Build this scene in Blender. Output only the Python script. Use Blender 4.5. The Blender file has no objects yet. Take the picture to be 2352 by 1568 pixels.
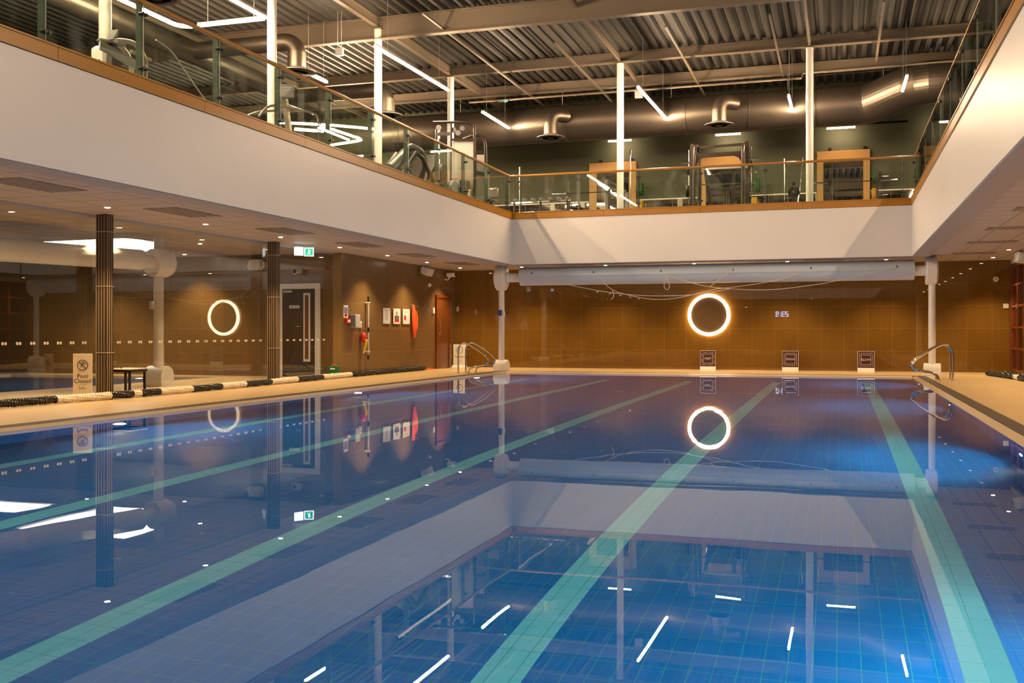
import bpy, math, random
from mathutils import Vector, Matrix, Euler
random.seed(7)
R = math.radians
PI = math.pi
sc = bpy.context.scene
COL = sc.collection

# ------------------------------------------------------------------ camera, world, exposure
EYE = 1.035
cd = bpy.data.cameras.new('camera'); cam = bpy.data.objects.new('camera', cd); COL.objects.link(cam)
cam.location = (0, 0, EYE); cam.rotation_euler = (R(90), 0, math.atan(754 / 2350))
cd.sensor_width = 36; cd.lens = 35.97; cd.shift_y = -19 / 2352; cd.clip_end = 200; cd.clip_start = 0.05
sc.camera = cam
w = bpy.data.worlds.new('world'); sc.world = w; w.use_nodes = True
w.node_tree.nodes['Background'].inputs[0].default_value = (0.02, 0.03, 0.06, 1)
w.node_tree.nodes['Background'].inputs[1].default_value = 0.3
sc.view_settings.view_transform = 'Standard'; sc.view_settings.look = 'None'
sc.view_settings.exposure = 0.0; sc.view_settings.gamma = 1; sc.view_settings.use_curve_mapping = False
sc.cycles.use_denoising = True
sc.cycles.max_bounces = 12; sc.cycles.diffuse_bounces = 4; sc.cycles.glossy_bounces = 6
sc.cycles.transmission_bounces = 8; sc.cycles.transparent_max_bounces = 24
sc.cycles.sample_clamp_indirect = 4.0
sc.cycles.blur_glossy = 0.3

WARM = (1.0, 0.71, 0.47)
LED_L = 430.0       # radiance of the linear tubes
SPOT_W = 340.0      # downlights
UW_W = 510.0        # underwater lights

# ------------------------------------------------------------------ materials
def mat(name, col, rough=0.5, metal=0.0, emit=None, es=0.0, spec=0.5, coat=0.0, var=0.0, vscale=8.0, bump=0.0, bscale=60.0, trans=0.0):
    m = bpy.data.materials.new(name); m.use_nodes = True
    nt = m.node_tree; b = nt.nodes['Principled BSDF']
    b.inputs['Base Color'].default_value = (*col, 1); b.inputs['Roughness'].default_value = rough
    b.inputs['Metallic'].default_value = metal; b.inputs['Specular IOR Level'].default_value = spec
    b.inputs['Coat Weight'].default_value = coat
    if emit: b.inputs['Emission Color'].default_value = (*emit, 1); b.inputs['Emission Strength'].default_value = es
    if trans: b.inputs['Transmission Weight'].default_value = trans
    if var or bump:
        tc = nt.nodes.new('ShaderNodeTexCoord')
    if var:
        n = nt.nodes.new('ShaderNodeTexNoise'); n.inputs['Scale'].default_value = vscale; n.inputs['Detail'].default_value = 5
        nt.links.new(tc.outputs['Object'], n.inputs['Vector'])
        mx = nt.nodes.new('ShaderNodeMix'); mx.data_type = 'RGBA'
        mx.inputs['A'].default_value = (*[c * (1 - var) for c in col], 1); mx.inputs['B'].default_value = (*[min(1, c * (1 + var)) for c in col], 1)
        nt.links.new(n.outputs['Fac'], mx.inputs['Factor']); nt.links.new(mx.outputs['Result'], b.inputs['Base Color'])
    if bump:
        n2 = nt.nodes.new('ShaderNodeTexNoise'); n2.inputs['Scale'].default_value = bscale; n2.inputs['Detail'].default_value = 3
        nt.links.new(tc.outputs['Object'], n2.inputs['Vector'])
        bp = nt.nodes.new('ShaderNodeBump'); bp.inputs['Strength'].default_value = bump; bp.inputs['Distance'].default_value = 0.01
        nt.links.new(n2.outputs['Fac'], bp.inputs['Height']); nt.links.new(bp.outputs['Normal'], b.inputs['Normal'])
    return m

def tilemat(name, c1, c2, grout, w_, h_, axes='XZ', ox=0.0, oy=0.0, mortar=0.006, rough=0.2, offset=0.0, bump=0.3, spec=0.5, var=0.12, vstretch=(1, 1, 1)):
    """tiles laid in world metres on the plane given by axes"""
    m = bpy.data.materials.new(name); m.use_nodes = True
    nt = m.node_tree; b = nt.nodes['Principled BSDF']; L = nt.links
    g = nt.nodes.new('ShaderNodeNewGeometry'); s = nt.nodes.new('ShaderNodeSeparateXYZ'); L.new(g.outputs['Position'], s.inputs[0])
    cb = nt.nodes.new('ShaderNodeCombineXYZ')
    a1 = nt.nodes.new('ShaderNodeMath'); a1.operation = 'SUBTRACT'; a1.inputs[1].default_value = ox; L.new(s.outputs[axes[0]], a1.inputs[0])
    a2 = nt.nodes.new('ShaderNodeMath'); a2.operation = 'SUBTRACT'; a2.inputs[1].default_value = oy; L.new(s.outputs[axes[1]], a2.inputs[0])
    L.new(a1.outputs[0], cb.inputs[0]); L.new(a2.outputs[0], cb.inputs[1])
    br = nt.nodes.new('ShaderNodeTexBrick'); L.new(cb.outputs[0], br.inputs['Vector'])
    br.inputs['Scale'].default_value = 1; br.inputs['Brick Width'].default_value = w_; br.inputs['Row Height'].default_value = h_
    br.inputs['Mortar Size'].default_value = mortar; br.inputs['Mortar Smooth'].default_value = 0.1; br.offset = offset
    br.inputs['Color1'].default_value = (*c1, 1); br.inputs['Color2'].default_value = (*c2, 1); br.inputs['Mortar'].default_value = (*grout, 1)
    mp = nt.nodes.new('ShaderNodeMapping'); mp.inputs['Scale'].default_value = vstretch; L.new(g.outputs['Position'], mp.inputs[0])
    n = nt.nodes.new('ShaderNodeTexNoise'); n.inputs['Scale'].default_value = 2.2; n.inputs['Detail'].default_value = 5; L.new(mp.outputs[0], n.inputs['Vector'])
    mr = nt.nodes.new('ShaderNodeMapRange'); mr.inputs['To Min'].default_value = 1 - var; mr.inputs['To Max'].default_value = 1 + var; L.new(n.outputs['Fac'], mr.inputs['Value'])
    mul = nt.nodes.new('ShaderNodeVectorMath'); mul.operation = 'SCALE'; L.new(br.outputs['Color'], mul.inputs[0]); L.new(mr.outputs[0], mul.inputs['Scale'])
    L.new(mul.outputs[0], b.inputs['Base Color'])
    b.inputs['Roughness'].default_value = rough; b.inputs['Specular IOR Level'].default_value = spec
    if bump:
        bp = nt.nodes.new('ShaderNodeBump'); bp.inputs['Strength'].default_value = bump; bp.inputs['Distance'].default_value = 0.002; bp.invert = True
        L.new(br.outputs['Fac'], bp.inputs['Height']); L.new(bp.outputs['Normal'], b.inputs['Normal'])
    return m

def woodmat(name, c1, c2, axis='Y', rough=0.4, scale=3.0):
    m = bpy.data.materials.new(name); m.use_nodes = True
    nt = m.node_tree; b = nt.nodes['Principled BSDF']; L = nt.links
    g = nt.nodes.new('ShaderNodeTexCoord'); mp = nt.nodes.new('ShaderNodeMapping')
    st = {'X': (0.06, 1, 1), 'Y': (1, 0.06, 1), 'Z': (1, 1, 0.06)}[axis]
    mp.inputs['Scale'].default_value = [v * scale * 6 for v in st]; L.new(g.outputs['Object'], mp.inputs[0])
    n = nt.nodes.new('ShaderNodeTexNoise'); n.inputs['Scale'].default_value = 1.5; n.inputs['Detail'].default_value = 6; L.new(mp.outputs[0], n.inputs['Vector'])
    mx = nt.nodes.new('ShaderNodeMix'); mx.data_type = 'RGBA'; mx.inputs['A'].default_value = (*c1, 1); mx.inputs['B'].default_value = (*c2, 1)
    L.new(n.outputs['Fac'], mx.inputs['Factor']); L.new(mx.outputs['Result'], b.inputs['Base Color'])
    b.inputs['Roughness'].default_value = rough
    return m

def panemat(name, tint=(0.93, 0.97, 0.95), boost=1.0, dirt=0.0):
    """clear sheet glass: see-through, with a Schlick reflection off either face"""
    m = bpy.data.materials.new(name); m.use_nodes = True
    nt = m.node_tree; L = nt.links; nt.nodes.remove(nt.nodes['Principled BSDF']); out = nt.nodes['Material Output']
    g = nt.nodes.new('ShaderNodeNewGeometry')
    dt = nt.nodes.new('ShaderNodeVectorMath'); dt.operation = 'DOT_PRODUCT'; L.new(g.outputs['Normal'], dt.inputs[0]); L.new(g.outputs['Incoming'], dt.inputs[1])
    def M(op, a=None, bv=None):
        n = nt.nodes.new('ShaderNodeMath'); n.operation = op
        if a is not None:
            L.new(a, n.inputs[0]) if not isinstance(a, float) else setattr(n.inputs[0], 'default_value', a)
        if bv is not None:
            L.new(bv, n.inputs[1]) if not isinstance(bv, float) else setattr(n.inputs[1], 'default_value', bv)
        return n.outputs[0]
    ab = M('ABSOLUTE', dt.outputs['Value']); om = M('SUBTRACT', 1.0, ab); p5 = M('POWER', om, 5.0)
    k = M('MULTIPLY', p5, 0.96); fr = M('ADD', k, 0.04); fr = M('MULTIPLY', fr, float(boost)); fr = M('MINIMUM', fr, 1.0)
    tr = nt.nodes.new('ShaderNodeBsdfTransparent'); tr.inputs[0].default_value = (*tint, 1)
    gl = nt.nodes.new('ShaderNodeBsdfGlossy'); gl.inputs['Roughness'].default_value = 0.0
    mx = nt.nodes.new('ShaderNodeMixShader'); L.new(fr, mx.inputs[0]); L.new(tr.outputs[0], mx.inputs[1]); L.new(gl.outputs[0], mx.inputs[2])
    last = mx
    if dirt:   # smears and water marks on the glass
        tcn = nt.nodes.new('ShaderNodeMapping'); tcn.inputs['Scale'].default_value = (1, 1, 0.5); L.new(g.outputs['Position'], tcn.inputs[0])
        n = nt.nodes.new('ShaderNodeTexNoise'); n.inputs['Scale'].default_value = 3.5; n.inputs['Detail'].default_value = 8; L.new(tcn.outputs[0], n.inputs['Vector'])
        mr = nt.nodes.new('ShaderNodeMapRange'); mr.inputs['From Min'].default_value = 0.5; mr.inputs['From Max'].default_value = 0.8
        mr.inputs['To Max'].default_value = dirt; L.new(n.outputs['Fac'], mr.inputs['Value'])
        df = nt.nodes.new('ShaderNodeBsdfDiffuse'); df.inputs[0].default_value = (0.8, 0.78, 0.74, 1)
        m2 = nt.nodes.new('ShaderNodeMixShader'); L.new(mr.outputs[0], m2.inputs[0]); L.new(mx.outputs[0], m2.inputs[1]); L.new(df.outputs[0], m2.inputs[2]); last = m2
    L.new(last.outputs[0], out.inputs[0])
    return m

def poolmat():
    """blue rectangular tiles with pale green joints, aqua lane stripes two tiles wide"""
    m = tilemat('pool_tiles', (0.002, 0.185, 0.45), (0.002, 0.172, 0.42), (0.06, 0.36, 0.34), 0.1025, 0.195, 'XY', ox=0.6 - 0.1025 * 20, oy=0.0, mortar=0.0019, rough=0.25, bump=0, var=0.08)
    nt = m.node_tree; L = nt.links; b = nt.nodes['Principled BSDF']
    g = nt.nodes['Geometry'] if 'Geometry' in nt.nodes else [n for n in nt.nodes if n.bl_idname == 'ShaderNodeNewGeometry'][0]
    s = nt.nodes.new('ShaderNodeSeparateXYZ'); L.new(g.outputs['Position'], s.inputs[0])
    def M(op, a, bv=None, cv=None):
        n = nt.nodes.new('ShaderNodeMath'); n.operation = op
        for i, v in enumerate((a, bv, cv)):
            if v is None: continue
            if isinstance(v, (int, float)): n.inputs[i].default_value = v
            else: L.new(v, n.inputs[i])
        return n.outputs[0]
    # distance to the nearest lane centre, lanes at 0.6 - 2.01 k
    t = M('SUBTRACT', s.outputs['X'], 0.6); t = M('DIVIDE', t, 2.0); fr = M('SUBTRACT', t, M('ROUND', t)); dist = M('ABSOLUTE', M('MULTIPLY', fr, 2.0))
    inl = M('LESS_THAN', dist, 0.1028)
    y1 = M('GREATER_THAN', s.outputs['Y'], 3.2); y2 = M('LESS_THAN', s.outputs['Y'], 24.4); zf = M('LESS_THAN', s.outputs['Z'], -1.235); xr = M('GREATER_THAN', s.outputs['X'], -8.0)
    mask = M('MULTIPLY', M('MULTIPLY', inl, y1), M('MULTIPLY', M('MULTIPLY', y2, zf), xr))
    br = [n for n in nt.nodes if n.bl_idname == 'ShaderNodeTexBrick'][0]
    ml = nt.nodes.new('ShaderNodeMix'); ml.data_type = 'RGBA'; ml.inputs['A'].default_value = (0.21, 0.74, 0.70, 1); ml.inputs['B'].default_value = (0.06, 0.36, 0.30, 1); L.new(br.outputs['Fac'], ml.inputs['Factor'])
    mx = nt.nodes.new('ShaderNodeMix'); mx.data_type = 'RGBA'; L.new(mask, mx.inputs['Factor'])
    L.new(b.inputs['Base Color'].links[0].from_socket, mx.inputs['A']); L.new(ml.outputs['Result'], mx.inputs['B']); L.new(mx.outputs['Result'], b.inputs['Base Color'])
    return m

def watermat():
    m = bpy.data.materials.new('pool_water'); m.use_nodes = True
    nt = m.node_tree; L = nt.links; nt.nodes.remove(nt.nodes['Principled BSDF'])
    gl = nt.nodes.new('ShaderNodeBsdfGlass'); gl.inputs['IOR'].default_value = 1.333; gl.inputs['Roughness'].default_value = 0.0
    gl.inputs['Color'].default_value = (0.97, 0.99, 1.0, 1)
    g = nt.nodes.new('ShaderNodeNewGeometry'); n = nt.nodes.new('ShaderNodeTexNoise'); n.inputs['Scale'].default_value = 0.9; n.inputs['Detail'].default_value = 2
    L.new(g.outputs['Position'], n.inputs['Vector'])
    bp = nt.nodes.new('ShaderNodeBump'); bp.inputs['Strength'].default_value = 0.25; bp.inputs['Distance'].default_value = 0.003
    L.new(n.outputs['Fac'], bp.inputs['Height']); L.new(bp.outputs['Normal'], gl.inputs['Normal'])
    L.new(gl.outputs[0], nt.nodes['Material Output'].inputs[0])
    return m

BROWN1 = (0.172, 0.083, 0.014); BROWN2 = (0.155, 0.074, 0.012); GROUT = (0.25, 0.145, 0.045)
BROWN3 = (0.175, 0.100, 0.038); BROWN4 = (0.160, 0.090, 0.034)
M = {
 'tile_back': tilemat('brown_wall_tiles_back', BROWN1, BROWN2, GROUT, 0.61, 0.6, 'XZ', ox=-9.05 - 6.1, oy=-0.04 - 0.6, rough=0.012, spec=0.6, vstretch=(4, 1, 0.5), bump=0.15, mortar=0.004),
 'tile_left': tilemat('brown_wall_tiles_left', BROWN3, BROWN4, GROUT, 1.2, 0.6, 'YZ', ox=21.7, oy=-0.04 - 0.6, rough=0.25, offset=0.0, vstretch=(1, 4, 0.5), mortar=0.004),
 'tile_end': tilemat('brown_wall_tiles_end', BROWN3, BROWN4, GROUT, 0.6, 0.6, 'XZ', ox=-22.2, oy=-0.04 - 0.6, rough=0.2, vstretch=(4, 1, 0.5), mortar=0.004),
 'deck': tilemat('deck_tiles', (0.58, 0.41, 0.22), (0.56, 0.39, 0.205), (0.50, 0.35, 0.18), 0.6, 0.6, 'XY', rough=0.33, mortar=0.003, bump=0.05, var=0.12, vstretch=(1.5, 0.6, 1)),
 'ceil_tile': tilemat('ceiling_tiles', (0.46, 0.40, 0.36), (0.45, 0.39, 0.35), (0.13, 0.10, 0.085), 0.6, 0.6, 'XY', ox=-11.1, oy=0.1, mortar=0.010, rough=0.6, bump=0, var=0.02),
 'pool': poolmat(), 'water': watermat(),
 'coping': mat('pale_coping', (0.60, 0.47, 0.32), 0.25),
 'white_wall': mat('white_plaster', (0.76, 0.73, 0.71), 0.32, var=0.05, vscale=0.7),
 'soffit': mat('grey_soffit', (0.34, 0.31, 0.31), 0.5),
 'orange': woodmat('varnished_timber_fascia', (0.33, 0.130, 0.004), (0.44, 0.185, 0.008), 'Y', 0.3, 0.6),
 'rail': woodmat('handrail_wood', (0.34, 0.16, 0.03), (0.46, 0.23, 0.05), 'Y', 0.25),
 'door_wood': woodmat('red_brown_door', (0.11, 0.032, 0.006), (0.19, 0.062, 0.011), 'Z', 0.35, 1.0),
 'win_wood': woodmat('window_timber', (0.13, 0.024, 0.005), (0.20, 0.045, 0.009), 'Z', 0.3, 1.0),
 'maple': woodmat('pale_maple', (0.42, 0.22, 0.055), (0.52, 0.29, 0.085), 'Z', 0.4, 0.6),
 'green_wall': mat('sage_green_wall', (0.085, 0.090, 0.050), 0.7),
 'dark_wall': mat('dark_upper_wall', (0.07, 0.055, 0.04), 0.7),
 'roof': mat('grey_roof_deck', (0.050, 0.046, 0.038), 0.55, metal=0.0),
 'beam': mat('cream_beam_paint', (0.165, 0.130, 0.092), 0.45),
 'col': mat('white_column_paint', (0.82, 0.78, 0.74), 0.35),
 'gfloor': mat('gallery_rubber_floor', (0.05, 0.05, 0.055), 0.6),
 'glass': panemat('balustrade_glass', (0.93, 0.965, 0.94), 1.15, 0.05),
 'screen': panemat('screen_glass', (0.94, 0.945, 0.92), 1.45),
 'winpane': panemat('window_pane', (0.8, 0.8, 0.8), 1.3),
 'fin': mat('dark_green_post', (0.030, 0.050, 0.036), 0.3, metal=0.3),
 'black': mat('black_plastic', (0.008, 0.008, 0.008), 0.35),
 'blackm': mat('black_metal', (0.012, 0.010, 0.010), 0.35, metal=0.4),
 'gym': mat('brown_grey_frame', (0.035, 0.024, 0.020), 0.35, metal=0.3),
 'gymlight': mat('champagne_frame', (0.42, 0.36, 0.30), 0.3, metal=0.4),
 'chrome': mat('chrome', (0.82, 0.80, 0.77), 0.08, metal=1.0),
 'duct': mat('galvanised_duct', (0.15, 0.125, 0.10), 0.42, metal=0.9, var=0.12, vscale=3),
 'white': mat('white_plastic', (0.80, 0.77, 0.73), 0.35),
 'cream': mat('cream_board', (0.72, 0.60, 0.42), 0.45),
 'grey': mat('grey_plastic', (0.18, 0.18, 0.19), 0.4),
 'ltgrey': mat('light_grey_plastic', (0.45, 0.45, 0.46), 0.4),
 'cover': mat('blue_grey_pool_cover', (0.50, 0.56, 0.64), 0.42),
 'cord': mat('cream_cord', (0.72, 0.62, 0.48), 0.7),
 'red': mat('red_plastic', (0.50, 0.02, 0.012), 0.4),
 'orangered': mat('orange_red_vinyl', (0.85, 0.10, 0.015), 0.35),
 'yellow': mat('yellow_rope', (0.80, 0.50, 0.02), 0.6),
 'yplate': mat('yellow_plate', (0.45, 0.26, 0.01), 0.5),
 'green': mat('green_plastic', (0.010, 0.12, 0.030), 0.35),
 'gplate': mat('green_plate', (0.02, 0.10, 0.015), 0.5),
 'blue': mat('blue_print', (0.02, 0.05, 0.35), 0.5),
 'maroon': mat('maroon_board', (0.055, 0.010, 0.008), 0.35),
 'ink': mat('dark_ink', (0.03, 0.022, 0.018), 0.5),
 'slat_d': mat('dark_fluted_tile', (0.060, 0.034, 0.018), 0.3),
 'darkdoor': mat('dark_brown_door', (0.020, 0.012, 0.008), 0.4),
 'slat_m': mat('steel_grating', (0.30, 0.26, 0.22), 0.35, metal=0.6),
 'channel': mat('dark_channel', (0.03, 0.025, 0.02), 0.6),
 'mirror': mat('mirror', (0.72, 0.70, 0.66), 0.015, metal=1.0),
 'disc': mat('smoked_mirror_disc', (0.10, 0.06, 0.028), 0.04, spec=0.6),
 'rope_b': mat('black_float', (0.010, 0.009, 0.009), 0.32),
 'rope_w': mat('cream_float', (0.80, 0.70, 0.55), 0.28),
 'dots': mat('frosted_dots', (0.50, 0.45, 0.38), 0.6),
 'shroud': mat('translucent_shroud', (0.66, 0.60, 0.55), 0.35),
 'vent': mat('vent_grey', (0.22, 0.18, 0.155), 0.5),
 'led': mat('led_tube', (1, 1, 1), 0.5, emit=(1.0, 0.70, 0.43), es=LED_L),
 'led_w': mat('wall_light_tube', (1, 1, 1), 0.5, emit=(1.0, 0.72, 0.46), es=90.0),
 'ring': mat('halo_led', (1, 1, 1), 0.5, emit=(1.0, 0.72, 0.42), es=16.0),
 'lens': mat('downlight_lens', (1, 1, 1), 0.5, emit=(1.0, 0.78, 0.48), es=60.0),
 'sky_panel': mat('light_panel', (1, 1, 1), 0.5, emit=(1.0, 0.88, 0.72), es=5.5),
 'uwlens': mat('underwater_lens', (1, 1, 1), 0.5, emit=(0.75, 0.88, 1.0), es=60.0),
 'clock': mat('clock_digits', (1, 1, 1), 0.5, emit=(0.55, 0.60, 1.0), es=34.0),
 'exit_w': mat('exit_white', (1, 1, 1), 0.5, emit=(0.85, 0.98, 1.0), es=3.0),
 'exit_g': mat('exit_green', (0.0, 0.4, 0.15), 0.5, emit=(0.02, 0.55, 0.22), es=1.2),
 'screen_y': mat('console_screen', (0.30, 0.28, 0.08), 0.3),
 'green_led': mat('green_indicator', (0, 1, 0.3), 0.5, emit=(0.0, 1.0, 0.35), es=8.0),
 'red_lamp': mat('orange_beacon', (0.5, 0.07, 0.01), 0.4),
}

# ------------------------------------------------------------------ mesh helpers
ORG = {}
class MB:
    def __init__(s): s.v = []; s.f = []
    def add(s, vs, fs):
        o = len(s.v); s.v += [tuple(v) for v in vs]; s.f += [tuple(i + o for i in f) for f in fs]; return s
    def box(s, x0, x1, y0, y1, z0, z1):
        x0, x1 = sorted((x0, x1)); y0, y1 = sorted((y0, y1)); z0, z1 = sorted((z0, z1))
        return s.add([(x0,y0,z0),(x1,y0,z0),(x1,y1,z0),(x0,y1,z0),(x0,y0,z1),(x1,y0,z1),(x1,y1,z1),(x0,y1,z1)],
                     [(0,3,2,1),(4,5,6,7),(0,1,5,4),(1,2,6,5),(2,3,7,6),(3,0,4,7)])
    def bar(s, p, q, w_, h_, up=(0, 0, 1)):
        """rectangular bar from p to q"""
        p = Vector(p); q = Vector(q); d = (q - p).normalized(); up = Vector(up)
        if abs(d.dot(up)) > 0.98: up = Vector((0, 1, 0))
        a = d.cross(up).normalized() * w_ / 2; b = a.cross(d).normalized() * h_ / 2
        vs = [p-a-b, p+a-b, p+a+b, p-a+b, q-a-b, q+a-b, q+a+b, q-a+b]
        return s.add(vs, [(3,2,1,0),(4,5,6,7),(0,1,5,4),(1,2,6,5),(2,3,7,6),(3,0,4,7)])
    def cyl(s, p, q, r, n=16, r2=None):
        p = Vector(p); q = Vector(q); r2 = r if r2 is None else r2
        d = (q - p).normalized(); up = Vector((0, 0, 1)) if abs(d.z) < 0.9 else Vector((1, 0, 0))
        a = d.cross(up).normalized(); b = a.cross(d)
        vs = []
        for c, rr in ((p, r), (q, r2)):
            for i in range(n):
                t = 2 * PI * i / n; vs.append(c + (a * math.cos(t) + b * math.sin(t)) * rr)
        fs = [(i, (i + 1) % n, n + (i + 1) % n, n + i) for i in range(n)] + [tuple(reversed(range(n))), tuple(range(n, 2 * n))]
        # orient outwards
        fs = [tuple(reversed(f)) for f in fs]
        return s.add(vs, fs)
    def tube(s, pts, r, n=10, closed=False):
        pts = [Vector(p) for p in pts]; N = len(pts); vs = []; a = None
        for i, p in enumerate(pts):
            if closed: d = (pts[(i + 1) % N] - pts[i - 1])
            else: d = pts[min(i + 1, N - 1)] - pts[max(i - 1, 0)]
            d.normalize()
            if a is None:
                up = Vector((0, 0, 1)) if abs(d.z) < 0.9 else Vector((1, 0, 0)); a = d.cross(up).normalized()
            else:
                a = (a - d * a.dot(d)); a = a.normalized() if a.length > 1e-6 else d.orthogonal().normalized()
            b = a.cross(d)
            rr = r[i] if isinstance(r, (list, tuple)) else r
            vs += [p + (a * math.cos(2*PI*k/n) + b * math.sin(2*PI*k/n)) * rr for k in range(n)]
        fs = []
        for i in range(N if closed else N - 1):
            j = (i + 1) % N
            fs += [(i*n+(k+1)%n, i*n+k, j*n+k, j*n+(k+1)%n) for k in range(n)]
        if not closed: fs += [tuple(range(n)), tuple(reversed(range((N-1)*n, N*n)))]
        return s.add(vs, fs)
    def lathe(s, prof, c, axis='Z', n=24):
        """prof: [(radius, height)]"""
        vs = []; c = Vector(c)
        for r, h in prof:
            for k in range(n):
                t = 2 * PI * k / n; u, v = r * math.cos(t), r * math.sin(t)
                vs.append(c + Vector({'Z': (u, v, h), 'Y': (u, h, v), 'X': (h, u, v)}[axis]))
        fs = []
        for i in range(len(prof) - 1):
            fs += [(i*n+k, i*n+(k+1)%n, (i+1)*n+(k+1)%n, (i+1)*n+k) for k in range(n)]
        fs += [tuple(reversed(range(n))), tuple(range((len(prof)-1)*n, len(prof)*n))]
        return s.add(vs, fs)
    def prism(s, poly, lo, hi, axis='Y'):
        """poly in the other two axes, extruded"""
        n = len(poly); vs = []
        for h in (lo, hi):
            for a, b in poly: vs.append({'Y': (a, h, b), 'X': (h, a, b), 'Z': (a, b, h)}[axis])
        fs = [(i, (i+1) % n, n + (i+1) % n, n + i) for i in range(n)] + [tuple(reversed(range(n))), tuple(range(n, 2*n))]
        return s.add(vs, fs)
    def sphere(s, c, r, n=12, sz=1.0):
        prof = [(max(1e-4, r * math.sin(PI * i / n)), -r * sz * math.cos(PI * i / n)) for i in range(n + 1)]
        return s.lathe(prof, c, 'Z', n * 2)
    def xf(s, mtx):
        s.v = [tuple(mtx @ Vector(v)) for v in s.v]; return s
    def build(s, name, m, parent=None, bevel=0, label=None, smooth=True):
        o0 = ORG.get(parent.name, Vector()) if parent else Vector()
        me = bpy.data.meshes.new(name); me.from_pydata([tuple(Vector(v) - o0) for v in s.v], [], s.f); me.update()
        import bmesh
        bm = bmesh.new(); bm.from_mesh(me); bmesh.ops.recalc_face_normals(bm, faces=bm.faces); bm.to_mesh(me); bm.free()
        me.materials.append(M[m] if isinstance(m, str) else m)
        if smooth: me.shade_smooth(); me.set_sharp_from_angle(angle=R(38))
        o = bpy.data.objects.new(name, me); COL.objects.link(o)
        if parent: o.parent = parent; ORG[o.name] = o0
        if bevel:
            b = o.modifiers.new('bevel', 'BEVEL'); b.width = bevel; b.segments = 2; b.limit_method = 'ANGLE'; b.angle_limit = R(40)
        if label: o['label'] = label
        return o

def tag(o, label=None, cat=None, group=None, kind=None):
    if label: o['label'] = label
    if cat: o['category'] = cat
    if group: o['group'] = group
    if kind: o['kind'] = kind
    return o
def thing(name, label, cat, loc=(0, 0, 0), group=None):
    o = bpy.data.objects.new(name, None); COL.objects.link(o); o.location = loc; o.empty_display_size = 0.2
    ORG[o.name] = Vector(loc); return tag(o, label, cat, group)
def single(mb, name, m, label, cat, group=None, bevel=0):
    return tag(mb.build(name, m, None, bevel), label, cat, group)
def struct(name, mb, m, parent=None, bevel=0):
    o = mb.build(name, m, parent, bevel)
    if not parent: o['kind'] = 'structure'
    return o
def copytree(o, parent=None):
    c = o.copy(); COL.objects.link(c)
    if parent: c.parent = parent
    for ch in list(o.children): copytree(ch, c)
    return c
def smooth(pts, n=4):
    out = []; P_ = [Vector(p) for p in pts]
    for i in range(len(P_) - 1):
        p0, p1, p2, p3 = P_[max(i-1, 0)], P_[i], P_[i+1], P_[min(i+2, len(P_)-1)]
        for k in range(n):
            t_ = k / n; out.append(0.5 * ((2*p1) + (p2-p0)*t_ + (2*p0-5*p1+4*p2-p3)*t_*t_ + (3*p1-p0-3*p2+p3)*t_**3))
    out.append(P_[-1]); return out
def text_mb(txt, size, mtx, depth=0.001, align='CENTER'):
    cu = bpy.data.curves.new('t', 'FONT'); cu.body = txt; cu.size = size; cu.align_x = align; cu.align_y = 'CENTER'; cu.extrude = depth; cu.resolution_u = 3
    ob = bpy.data.objects.new('t', cu); COL.objects.link(ob)
    dg = bpy.context.evaluated_depsgraph_get(); dg.update(); me = bpy.data.meshes.new_from_object(ob.evaluated_get(dg))
    mb = MB(); mb.add([tuple(mtx @ v.co) for v in me.vertices], [tuple(p.vertices) for p in me.polygons])
    bpy.data.objects.remove(ob); bpy.data.curves.remove(cu); bpy.data.meshes.remove(me)
    return mb
def face_mtx(loc, rz=0.0, tilt=0.0):
    """local x right, y up, z towards the reader; rz 0 reads from -Y (towards the camera side)"""
    return Matrix.Translation(loc) @ Matrix.Rotation(rz, 4, 'Z') @ Matrix.Rotation(R(90) + tilt, 4, 'X')

# ------------------------------------------------------------------ the shell
XL, XR, YN, YF = -8.65, 1.65, 1.4, 26.4          # the pool
ZW = -0.04
m = MB()
m.box(-14.0, XL - 0.32, -1.2, 29.15, -0.3, 0); m.box(XR + 0.32, 4.25, -1.2, 29.15, -0.3, 0)
m.box(XL - 0.32, XR + 0.32, YF + 0.32, 29.15, -0.3, 0); m.box(XL - 0.32, XR + 0.32, -1.2, YN - 0.1, -0.3, 0)
m.box(-22, -14.0, 20.8, 21.7, -0.3, 0); m.box(-22, -20.0, -1.2, 20.8, -0.3, 0); m.box(-20, -14.0, -1.2, 4.0, -0.3, 0)
struct('floor', m, 'deck')
m = MB()
m.box(XL - 0.1, XR + 0.1, YN - 0.1, YF + 0.1, -1.4, -1.24)
m.box(XL - 0.04, XL, YN - 0.1, YF + 0.1, -1.24, ZW - 0.03); m.box(XR, XR + 0.1, YN - 0.1, YF + 0.1, -1.24, ZW - 0.03)
m.box(XL, XR, YF, YF + 0.1, -1.24, ZW - 0.03); m.box(XL, XR, YN - 0.1, YN, -1.24, ZW - 0.03)
struct('pool_basin', m, 'pool')
m = MB(); m.add([(XL, YN, ZW), (XR, YN, ZW), (XR, YF, ZW), (XL, YF, ZW)], [(0, 1, 2, 3)])
struct('pool_water', m, 'water')
# coping: a pale sloped lip
m = MB()
m.prism([(XL, -0.07), (XL, ZW + 0.006), (XL - 0.04, 0.0), (XL - 0.04, -0.07)], YN, YF + 0.1, 'Y')
m.prism([(XR, -0.07), (XR + 0.10, -0.07), (XR + 0.10, 0.0), (XR, ZW + 0.006)], YN, YF + 0.1, 'Y')
m.prism([(YF, -0.07), (YF + 0.10, -0.07), (YF + 0.10, 0.0), (YF, ZW + 0.006)], XL, XR, 'X')
m.box(XL - 0.1, XR + 0.1, YN - 0.1, YN, -0.07, 0)
struct('trim_1', m, 'coping')
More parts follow.
